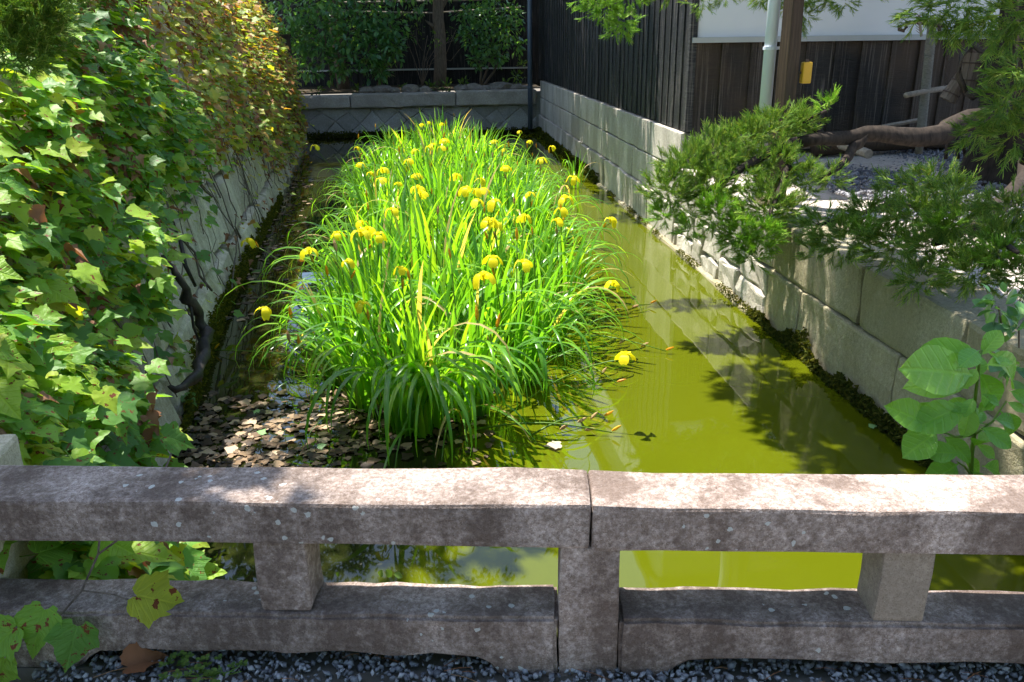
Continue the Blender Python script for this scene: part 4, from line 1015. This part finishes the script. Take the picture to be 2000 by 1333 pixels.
# big drooping tree at the far left
cl = [(B(a, b, y), rpx(r, y), n) for a, b, y, r, n in ((560, 20, 20.6, 60, 260), (640, 10, 20.8, 70, 330), (720, 20, 20.7, 60, 300), (760, 60, 20.6, 45, 240), (690, 70, 20.6, 55, 300), (620, 70, 20.8, 55, 260), (580, 80, 20.9, 45, 200), (720, 110, 20.5, 50, 260), (660, 125, 20.6, 40, 190), (770, 95, 20.5, 30, 120), (600, 130, 20.8, 36, 130), (745, 140, 20.5, 24, 90), (540, 70, 20.9, 30, 110), (660, -40, 20.8, 90, 330), (780, -30, 20.8, 70, 240))]
tree('nandina_bush', 'large dark drooping shrub filling the far left corner above the wall', 'shrub', [[B(745, 172), B(735, 120), B(715, 60), B(690, 0)], [B(650, 170), B(640, 100), B(620, 20)], [B(738, 172), B(755, 100), B(765, 40)]], .045, .02,
     [[B(715, 60), B(760, 70)], [B(640, 100), B(590, 60)], [B(690, 0), B(650, -40)]], cl, .17, 'shrub')
cl = [(B(a, b, y), rpx(r, y), n) for a, b, y, r, n in ((950, 40, 20.7, 40, 220), (920, 70, 20.6, 36, 190), (985, 60, 20.8, 36, 190), (950, 95, 20.6, 40, 200), (1000, 30, 20.8, 30, 130), (915, 30, 20.8, 30, 120), (975, 110, 20.7, 24, 80), (930, 120, 20.5, 22, 70), (960, -10, 20.8, 45, 170), (1012, 90, 20.9, 18, 60))]
tree('leafy_bush', 'green bushy shrub with bare forked stems near the corner pipe', 'shrub', [[B(940, 168), B(952, 135), B(965, 100)], [B(945, 168), B(965, 140), B(985, 100)], [B(938, 168), B(940, 130), B(925, 90)]], .035, .014,
     [[B(965, 100), B(950, 40)], [B(985, 100), B(1000, 50)], [B(925, 90), B(915, 40)]], cl, .14, 'shrub')
tw = [[B(825, 168), B(818 + a, 120), B(815 + b, 70)] for a, b in ((0, -10), (8, 20), (18, 50), (-8, -25), (25, 70), (12, 30))]
cl = [(B(a, b), rpx(r), n) for a, b, r, n in ((815, 60, 22, 26), (850, 75, 24, 30), (880, 70, 18, 18), (800, 30, 24, 30))]
tree('bare_twiggy_bush', 'twiggy half bare brown bush left of the slim trunk', 'shrub', tw, .012, .005, [[B(830, 120), B(860, 90), B(885, 80)], [B(835, 130), B(870, 110), B(890, 60)], [B(825, 100), B(800, 60)], [B(845, 110), B(880, 120), B(900, 95)]], cl, .09, 'fern')
cl = [(B(a, b, 21.2), rpx(r, 21.2), n) for a, b, r, n in ((880, -20, 40, 70), (840, -10, 30, 45), (820, 25, 18, 24), (890, 30, 18, 18))]
tree('slim_tree', 'slim brown tree trunk standing centre in front of the black fence', 'tree', [[B(858, 168, 21.2), B(860, 100, 21.2), B(856, 40, 21.2), B(862, -60, 21.2), B(860, -200, 21.2)]], .16, .11, [[B(858, 60, 21.2), B(830, 40, 21.2)], [B(858, 20, 21.2), B(880, -10, 21.2)]], cl, .12, 'shrub', 'barkgrey')
# crowns above the frame: they shade the far end, as in the photo
cl = [((x, y, z), (.95, .9, .55), 430) for x, y, z in ((-.2, 19.0, 5.3), (1.0, 18.9, 5.2), (-1.8, 19.2, 5.4), (-3.1, 19.2, 5.4), (1.3, 20.6, 5.2), (-4.8, 20.5, 5.2), (-3.4, 21.4, 5.4), (-2.0, 21.3, 5.3), (-.6, 21.6, 5.2), (.5, 21.4, 5.0), (-2.7, 20.2, 5.6), (-1.2, 20.2, 5.4), (.0, 20.4, 5.3), (-4.2, 19.2, 5.3), (.7, 19.9, 5.0), (-3.2, 22.3, 4.6), (-1.0, 22.4, 4.5), (1.0, 22.3, 4.4), (-5.8, 21.5, 4.6), (1.7, 21.2, 4.8))]
cl += [((rnd(-5.5, 1.2), rnd(18.6, 22.5), rnd(6.4, 15.5)), (1.2, 1.1, .9), 300) for k in range(46)]
tree('far_shade_tree', 'tall leafy tree above the far end, its crown out of view', 'tree', [[(-2.2, 21.9, .9), (-2.3, 21.9, 2.4), (-2.1, 21.7, 4.6), (-2.0, 21.5, 7.0), (-1.8, 21.2, 10.0)]], .16, .07, [[(-2.1, 21.7, 4.2), (-.5, 21.4, 5.0), (1.2, 21.2, 4.9)], [(-2.2, 21.8, 4.0), (-4.0, 20.6, 5.0)]], cl, .22, 'crown', 'barkgrey')
cl = [((rnd(1.15, 1.9), 11.0 + 9.8 * k / 56, 5.2 + rnd(-.25, .25)), (.36, .5, .25), 100) for k in range(56)]
tree('overhanging_maple', 'branch of a leafy tree reaching over the canal along the house', 'tree', [[(-1.0, 23.4, .9), (-.6, 23.2, 3.0), (.2, 22.0, 4.6), (.8, 20.2, 5.0)]], .13, .05, [[(.8, 20.2, 5.0), (1.35, 17.5, 5.1), (1.5, 14.5, 5.1), (1.5, 11.3, 5.1)]], cl, .19, 'crown', 'barkgrey')
cl = [((rnd(-3.15, -2.6), 5.9 + 7.4 * k / 16, 5.5 + rnd(-.3, .3)), (.34, .45, .25), 90) for k in range(16)] + [((-5.3 - .5 * (k % 3), 2.5 + 1.25 * k, 4.8 + 1.1 * (k % 3)), (1.0, 1.1, .9), 240) for k in range(14)]
tree('left_shade_tree', 'broad leafy tree behind the creeper wall, its crown out of view', 'tree', [[(-5.6, 10, .5), (-5.5, 10, 3.0), (-5.4, 10.2, 5.4)]], .2, .1, [[(-5.4, 10.2, 5.0), (-3.6, 9.2, 5.3), (-2.9, 6.5, 5.4)], [(-3.6, 9.2, 5.3), (-2.9, 11.0, 5.4), (-2.9, 13.0, 5.4)], [(-5.4, 10.2, 5.0), (-4.6, 12.0, 5.8)]], cl, .2, 'crown', 'barkgrey')

for sx_, lab in ((-1, 'added leafy shade tree behind the bridge on the creeper side, out of view'), (1, 'added leafy shade tree behind the bridge on the courtyard side, out of view')):  # unseen trees added to cut the sky light on the rail fronts
    cl = [((sx_ * rnd(.3, 7.0), rnd(-9., -3.2), rnd(2.2, 9.5)), (1.5, 1.2, 1.0), 260) for k in range(30)]
    tree('unseen_rear_tree', lab, 'tree', [[(sx_ * 3.4, -6, .5), (sx_ * 3.3, -6, 3.), (sx_ * 3.2, -5.8, 7.)]], .22, .1, [[(sx_ * 3.3, -6, 4.), (sx_ * 1.2, -5, 6.)], [(sx_ * 3.3, -6, 4.), (sx_ * 5.6, -5.4, 6.)]], cl, .32, 'crown', 'barkgrey', 'added trees behind the bridge')

# low plants and edging rocks of the bed
it = []
leaf_cloud([(B(a, b, 20.55), rpx(r, 20.55), n) for a, b, r, n in ((870, 172, 16, 60), (840, 172, 14, 40), (790, 175, 12, 30), (1010, 150, 14, 50), (905, 165, 12, 40), (700, 178, 16, 40), (1020, 125, 10, 30), (985, 165, 10, 30), (620, 182, 16, 30))], .11, it, -.6)
o = stuff(join_batch('ground_cover', it, LAN, M['fern'], None)); o['label'] = 'low green plants along the edge of the shaded bed'
ROCKS = [(715, 176, .17, 'brown'), (747, 175, .2, 'brown'), (770, 178, .14, 'dark flat'), (805, 176, .2, 'broad'), (828, 171, .15, 'upright'), (905, 172, .18, 'low'), (927, 168, .2, 'round'), (950, 166, .15, 'small pale'), (978, 165, .24, 'long'), (1006, 165, .17, 'grey'), (1026, 164, .14, 'last')]
def rock(name, p, r, mat, sq=(1.2, .8, .6)):
    bm = bmesh.new(); bmesh.ops.create_icosphere(bm, subdivisions=2, radius=1.); sd = rnd(0, 99)
    for v in bm.verts:
        d = v.co.normalized(); k = 1 + .35 * fbm((d.x + sd, d.y, d.z), 1.2); v.co = Vector((d.x * sq[0], d.y * sq[1], d.z * sq[2])) * k * r
    me = bpy.data.meshes.new(name); bm.to_mesh(me); bm.free(); o = mk(name, me, mat); o.location = tuple(p); return o
for i, (a, b, r, ad) in enumerate(ROCKS):
    p = at_y(a, b, 20.45); side = 'left' if a < 860 else 'right'; nth = ['first', 'second', 'third', 'fourth', 'fifth'][i if i < 5 else 0]
    lab = ('%s edging rock, %s from the left on the bed rim' % (ad, nth)) if i < 5 else '%s edging rock on the bed rim, %s from the corner pipe' % (ad, ['sixth', 'fifth', 'fourth', 'third', 'second', 'first'][i - 5])
    tag(rock('edging_rock', (p[0], 20.45, .93 + r * .35), r, M['rock']), lab, 'rock', 'rocks edging the planting bed')

# ------------------------------------------------------------------ broad-leaved sapling at lower right
sap = thing('broadleaf_sapling', 'fresh green sapling with large oval leaves at the lower right', 'sapling', loc=(0, 0, 0))
def C7(x, y, dep): return at_y(1200 + x * .435, 350 + y * .435, dep)
stem_pts = [C7(1560, 1500, 2.62), C7(1600, 1330, 2.62), C7(1615, 1150, 2.62), C7(1618, 1000, 2.6), C7(1635, 860, 2.58), C7(1650, 770, 2.58)]
mb = MB(); limb(mb, [at_y(1890, 1010, 2.63), *stem_pts[1:]], .011, .004, 6, .05); limb(mb, [stem_pts[2], C7(1530, 1160, 2.56), C7(1455, 1130, 2.52)], .006, .003, 5, .05); limb(mb, [stem_pts[1], C7(1570, 1290, 2.55), C7(1540, 1270, 2.5)], .005, .003, 5, .05)
limb(mb, [stem_pts[2], C7(1700, 1090, 2.66), C7(1760, 1000, 2.68)], .006, .003, 5, .05); mb.build('stem', M['stalk'], sap, True)
ob_me = [mesh_of('oval_leaf', obovate(i), M['broad']) for i in range(6)]
LV = [(1645, 790, 1395, 775), (1640, 800, 1740, 675), (1680, 780, 1890, 900), (1640, 770, 1568, 822), (1620, 885, 1358, 835), (1590, 940, 1345, 895), (1630, 860, 1760, 1040), (1600, 1005, 1580, 1165), (1620, 1020, 1505, 1000), (1445, 1125, 1265, 1015), (1455, 1130, 1320, 1225), (1470, 1150, 1620, 1255), (1480, 1130, 1415, 1030), (1640, 1110, 1795, 1205), (1730, 1040, 1840, 1160), (1555, 1235, 1405, 1220), (1560, 1245, 1660, 1320), (1545, 1280, 1435, 1345), (1650, 1290, 1780, 1310), (1770, 950, 1890, 1000), (1570, 1020, 1400, 1090), (1620, 1190, 1720, 1250), (1760, 1000, 1850, 1040), (1700, 1080, 1830, 1090), (1600, 1310, 1700, 1400), (1580, 1330, 1480, 1420)]
for i, (a, b, c, d) in enumerate(LV):
    y0 = 2.6 + rnd(-.06, .08); p = C7(a, b, y0); q = C7(c, d, y0 - rnd(-.02, .10)); L = np.linalg.norm(q - p)
    inst('leaf', ob_me[i % 6], sap, Matrix(frame(p, q - p, unit([rnd(-.5, .1), rnd(-1.1, -.5), rnd(.5, 1.)]), (L * rnd(.95, 1.15), L, L))))
for i in range(16):
    k = random.randrange(1, 5); a = stem_pts[k] + (stem_pts[k + 1] - stem_pts[k]) * random.random(); d = unit([rnd(-1, 1), rnd(-.5, .6), rnd(-.4, .6)]); inst('leaf', ob_me[i % 6], sap, Matrix(frame(a + d * .02, d, unit([rnd(-.5, .3), rnd(-.9, -.2), 1.]), rnd(.07, .10))))
# dark low plant on the bank edge
it = []; leaf_cloud([(at_y(1950, 598, 3.1), .09, 26), (at_y(1990, 640, 3.0), .07, 16), (at_y(1975, 720, 2.8), .07, 14)], .075, it, .1)
lp2 = thing('bank_weed', 'low dark leafy weed on the bank above the sapling', 'plant'); stuff(join_batch('leaves', it, [obovate(9)], M['shrub'], lp2))
mb = MB(); mb.tube([at_y(1960, 660, 3.1), at_y(1950, 600, 3.1)], .004, 5); mb.build('stem', M['barkgrey'], lp2); mb = MB(); mb.tube([at_y(1990, 680, 3.0), at_y(1990, 640, 3.0)], .004, 5); mb.build('stem', M['barkgrey'], lp2)

# ------------------------------------------------------------------ creeper sprig over the rail, clover, dry leaf, pebbles
def RL(x, y, z): return np.array(RT @ Vector((x, y, z)))
sp = thing('creeper_sprig', 'creeper sprig with big lobed leaves hanging over the bottom rail at left', 'creeper', 'creeper')
del sp['group']
mb = MB(); vine = [RL(-1.30, .30, .95), RL(-1.26, .16, .86), RL(-1.25, .05, .83), RL(-1.28, -.03, .80), RL(-1.36, -.06, .76)]; mb.tube(vine, .003, 5); mb.tube([vine[2], RL(-1.16, .03, .835), RL(-1.09, .0, .835)], .0022, 5); mb.tube([RL(-1.12, .35, 1.05), RL(-1.16, .22, .92), vine[1]], .003, 5); mb.build('stem', M['vinestem'], sp)
for p, d, nz, s in ((RL(-1.10, .015, .845), (1, .05, -.35), (.25, -.5, .9), .125), (RL(-1.30, -.02, .835), (-.35, -.6, -.9), (-.1, -.9, .5), .115), (RL(-1.22, -.035, .80), (-.3, -.5, -1), (.2, -.9, .35), .11), (RL(-1.36, -.05, .80), (-.8, -.3, -.6), (-.2, -.8, .6), .11), (RL(-1.40, -.06, .72), (-.3, -.4, -1), (-.1, -1, .3), .09)):
    inst('leaf', fine_me[random.randrange(8)], sp, Matrix(frame(p, d, nz, s)))
oc = ([(math.cos(a) * r, math.sin(a) * r, z) for a, r, z in [(0, 1, .1), (1.25, .9, -.2), (2.5, 1.05, .15), (3.8, .85, -.1), (5.0, 1., .2)]] + [(.1, .1, .75), (-.1, 0, -.7)], [(i, (i + 1) % 5, 5) for i in range(5)] + [((i + 1) % 5, i, 6) for i in range(5)])
def pebbles(name, n, fx, s0, s1, mat, label):
    Ms = [frame(fx(), unit(rng.normal(0, 1, 3)), unit(rng.normal(0, 1, 3)), np.array([rnd(.8, 1.3), rnd(.7, 1.1), rnd(.5, .9)]) * rnd(s0, s1)) for i in range(n)]
    o = stuff(batch(name, oc[0], oc[1], Ms, mat)); o['label'] = label
def fx(): 
    return RL(rnd(-1.35, 1.75), -.072 + .19 * random.random() ** .8, .640 + rnd(0, .016))
pebbles('pebble_strip', 3300, fx, .005, .0125, M['pebble'], 'blue-grey pebbles in the strip under the bottom rail')
def fx2(): return (rnd(2.95, 6.6), rnd(5.0, 8.4), 0)
def fx3():
    while True:
        x, y, _ = fx2()
        if x > 3.35 + .35 * fbm((x, y, 0), 1.) + .12 * max(0, 6.3 - y) : break
    return (x, y, .83 + .11 * min(1, (x - 2.9) / 2.5) * (y / 8.4) + .035 + rnd(-.006, .01))
pebbles('courtyard_gravel', 9000, fx3, .012, .026, M['gravel'], 'grey gravel over the shaded courtyard')
cl_ = thing('clover_plant', 'small clover plant with tiny leaves in the pebbles below the rail', 'plant'); it = []
for k in range(34):
    c = RL(rnd(-1.03, -.83), rnd(-.085, -.01), .665 + rnd(0, .035)); a0 = rnd(0, 6)
    for j in range(3): a = a0 + j * 2.09; it.append(frame(c, (math.cos(a), math.sin(a), .15), (rnd(-.2, .2), -.2, 1), .013))
stuff(join_batch('leaves', it, [lance_leaf(.42, -.1)], M['fern'], cl_))
mb = MB(); [mb.tube([RL(-.93 + rnd(-.05, .05), -.03, .645), RL(-.93 + rnd(-.1, .1), rnd(-.08, -.02), .675)], .0012, 4) for k in range(14)]; mb.build('stems', M['stalk'], cl_)
dl = mesh_of('dry_leaf', ivy_leaf(True, 1.1, .9, 77), M['ivydry']); o = inst('dry_leaf', dl); o.matrix_world = Matrix(frame(RL(-1.13, -.03, .665), (.8, .25, .12), (.1, -.5, .9), (.075, .10, .08))); tag(o, 'curled brown dry leaf on the pebbles below the rail', 'leaf')
mb = MB()
for k in range(46):
    c = RL(rnd(-1.2, 1.3), rnd(-.12, .03), .664); a = rnd(-.6, .6); L = rnd(.03, .09); d = np.array([math.cos(a), math.sin(a), 0]) * L; mb.tube([c, c + d * .5 + [0, 0, .004], c + d], .0009, 3)
o = stuff(mb.build('fallen_needles', M['ivydry'])); o['label'] = 'fallen dry needles and twigs on the paving edge'
# small weeds on the bottom rail's back edge
wd = thing('rail_weed', 'tiny green weed rooted behind the bottom rail', 'plant'); it = []
for x_, s in ((-.50, .035), (-.47, .03), (-.53, .03), (-.64, .02)): it.append(frame(RL(x_ + .0, .16, .80), (rnd(-.5, .8), -.3, .6), (0, -.6, .8), s))
join_batch('leaves', it, [obovate(3)], M['fern'], wd)

# ------------------------------------------------------------------ things kept in the courtyard
YD = 7.9
def Q(px, py, y=YD): return np.array(at_y(px, py, y))
pole = thing('rope_wrapped_pole', 'pale prop pole closely wound with rope, standing before the black wall', 'pole'); a, b = Q(1795, 296), Q(1822, 40)
mb = MB(); mb.tube([a + (a - b) * .02, b], .036, 10); mb.build('shaft', M['greywood'], pole, True)
mb = MB(); n = 92; tv = []; 
for i in range(n * 10 + 1):
    t_ = i / (n * 10); c = a + (b - a) * (.04 + .94 * t_); an = 2 * math.pi * i / 10; mb_r = .040; tv.append(c + np.array([math.cos(an), math.sin(an), 0]) * mb_r)
mb.tube(tv, .0062, 4); mb.build('rope_winding', M['rope'], pole, True)
def simple(name, label, cat, fn, mat, part, smooth=True):
    o = thing(name, label, cat); mb = MB(); fn(mb); mb.build(part, M[mat], o, smooth); return o
simple('round_pole_end', 'short round wooden pole sticking out left behind the rope-wound pole', 'pole', lambda m: m.tube([Q(1769, 187, 7.75), Q(1815, 178, 7.9), Q(1880, 168, 8.1)], .026, 12), 'greywood', 'shaft')
o = simple('lying_timber', 'pale squared timber lying on the gravel with a rounded end', 'timber', lambda m: m.tube([Q(1640, 283, 7.7), Q(1668, 291, 7.45), Q(1697, 302, 7.2)], .042, 8), 'greywood', 'beam', False)
mb = MB(); mb.tube([Q(1630, 281, 7.75), Q(1642, 283, 7.7)], .055, 8); mb.build('end_block', M['post'], o)
simple('lying_rod', 'thin grey board leaning along the foot of the black wall', 'board', lambda m: m.tube([Q(1660, 262, 8.1), Q(1720, 249, 8.15), Q(1800, 234, 8.2)], .02, 4), 'greywood', 'board', False)
simple('lying_log', 'thick dark log lying at the foot of the black wall behind the bough', 'log', lambda m: m.tube([Q(1590, 290, 8.1), Q(1700, 280, 8.15), Q(1800, 276, 8.2), Q(1900, 270, 8.25)], .085, 12, True, .05), 'post', 'trunk')
# well buckets
def bucket(c, axis, r0, r1, L, label):
    o = thing('wooden_bucket', label, 'bucket', 'old wooden well buckets', loc=c); ax = unit(axis); s = 14
    e1 = unit(np.cross(ax, [.2, 1, .1])); e2 = np.cross(ax, e1)
    for j in range(s):                                   # staves
        a0, a1 = 2 * math.pi * j / s + .02, 2 * math.pi * (j + 1) / s - .02; v = []
        for h, r in ((-.5, r0), (.5, r1)):
            for rr_ in (r, r - .012):
                for a in (a0, a1): v.append(ax * h * L + (e1 * math.cos(a) + e2 * math.sin(a)) * rr_)
        mb = MB(); mb.add(v, [(0, 1, 5, 4), (3, 2, 6, 7), (0, 4, 6, 2), (1, 3, 7, 5), (4, 5, 7, 6), (0, 2, 3, 1)]); mb.build('stave', M['bucketwood'], o)
    mb = MB(); mb.tube([ax * -.46 * L, ax * -.42 * L], r0 * .95, 14); mb.build('bottom', M['bucketwood'], o)
    for h in (-.25, .22):
        r = r0 + (r1 - r0) * (h + .5) + .003; mb = MB(); mb.tube([ax * h * L + (e1 * math.cos(2*math.pi*j/20) + e2 * math.sin(2*math.pi*j/20)) * r for j in range(21)], .006, 5); mb.build('hoop', M['iron'], o)
    return o
bucket(Q(1898, 140, 7.2), (.06, 0, 1), .085, .115, .30, 'upright old wooden well bucket hanging by the juniper trunk')
bucket(Q(1866, 172, 7.25), (.45, -.1, 1), .075, .06, .24, 'tilted smaller wooden well bucket below and left of the upright one')
def ropes(m):
    m.tube([Q(1900, 85, 7.15), Q(1877, 110, 7.1), Q(1872, 150, 7.1), Q(1885, 180, 7.1)], .024, 8, True, .2)
    m.tube([Q(1900, 85, 7.15), Q(1925, 110, 7.1), Q(1928, 150, 7.1), Q(1912, 185, 7.1)], .024, 8, True, .2)
    m.tube([Q(1885, 180, 7.1), Q(1900, 192, 7.1), Q(1912, 185, 7.1)], .022, 8, True, .2)
simple('old_rope', 'thick dark old rope looped around the upright bucket', 'rope', ropes, 'oldrope', 'strand')
def hooks(m):
    m.tube([Q(1757, 50, 7.6), Q(1757, 59, 7.6), Q(1765, 61, 7.6), Q(1770, 54, 7.6), Q(1770, 46, 7.6), Q(1790, 44, 7.6), Q(1830, 50, 7.6), Q(1845, 52, 7.6)], .018, 8)
    m.tube([Q(1834, 52, 7.6), Q(1836, 68, 7.6), Q(1846, 70, 7.6)], .018, 8)
simple('iron_hook_bar', 'rusty iron bar with curled hook ends fixed against the plaster', 'hook', hooks, 'iron', 'bar')
rk = thing('rake_head', 'small wooden rake head with comb teeth hanging from the iron bar', 'rake')
mb = MB(); mb.tube([Q(1795, 30, 7.58), Q(1797, 50, 7.58), Q(1800, 72, 7.58)], .012, 6); mb.build('back', M['greywood'], rk)
for j in range(8):
    t_ = j / 7; c = Q(1795 + 4 * t_, 32 + 36 * t_, 7.57); mb = MB(); mb.tube([c, c + np.array([-.06, -.01, .035])], [.005, .002], 4); mb.build('tooth', M['greywood'], rk)
ch = thing('iron_chain', 'dark iron chain hanging between the rope-wound pole and the buckets', 'chain')
for j in range(13):
    c = Q(1853 - j * .55, 75 + j * 7.4, 7.4); mb = MB(); k = 10; a2 = 0 if j % 2 else math.pi / 2
    mb.tube([c + np.array([math.cos(a2) * .011 * math.cos(w), math.sin(a2) * .011 * math.cos(w), .022 * math.sin(w)]) for w in np.linspace(0, 2 * math.pi, k)], .0035, 4); mb.build('link', M['iron'], ch)
def legs(m):
    for a, b in ((1868, 1866), (1852, 1856), (1878, 1870)): m.tube([Q(1862, 225, 7.3), Q(a, 260, 7.25), Q(a + (a - 1862) * .5, 312, 7.2)], .016, 6)
simple('iron_tripod', 'dark iron tripod legs standing on the gravel below the buckets', 'stand', legs, 'iron', 'leg_frame')
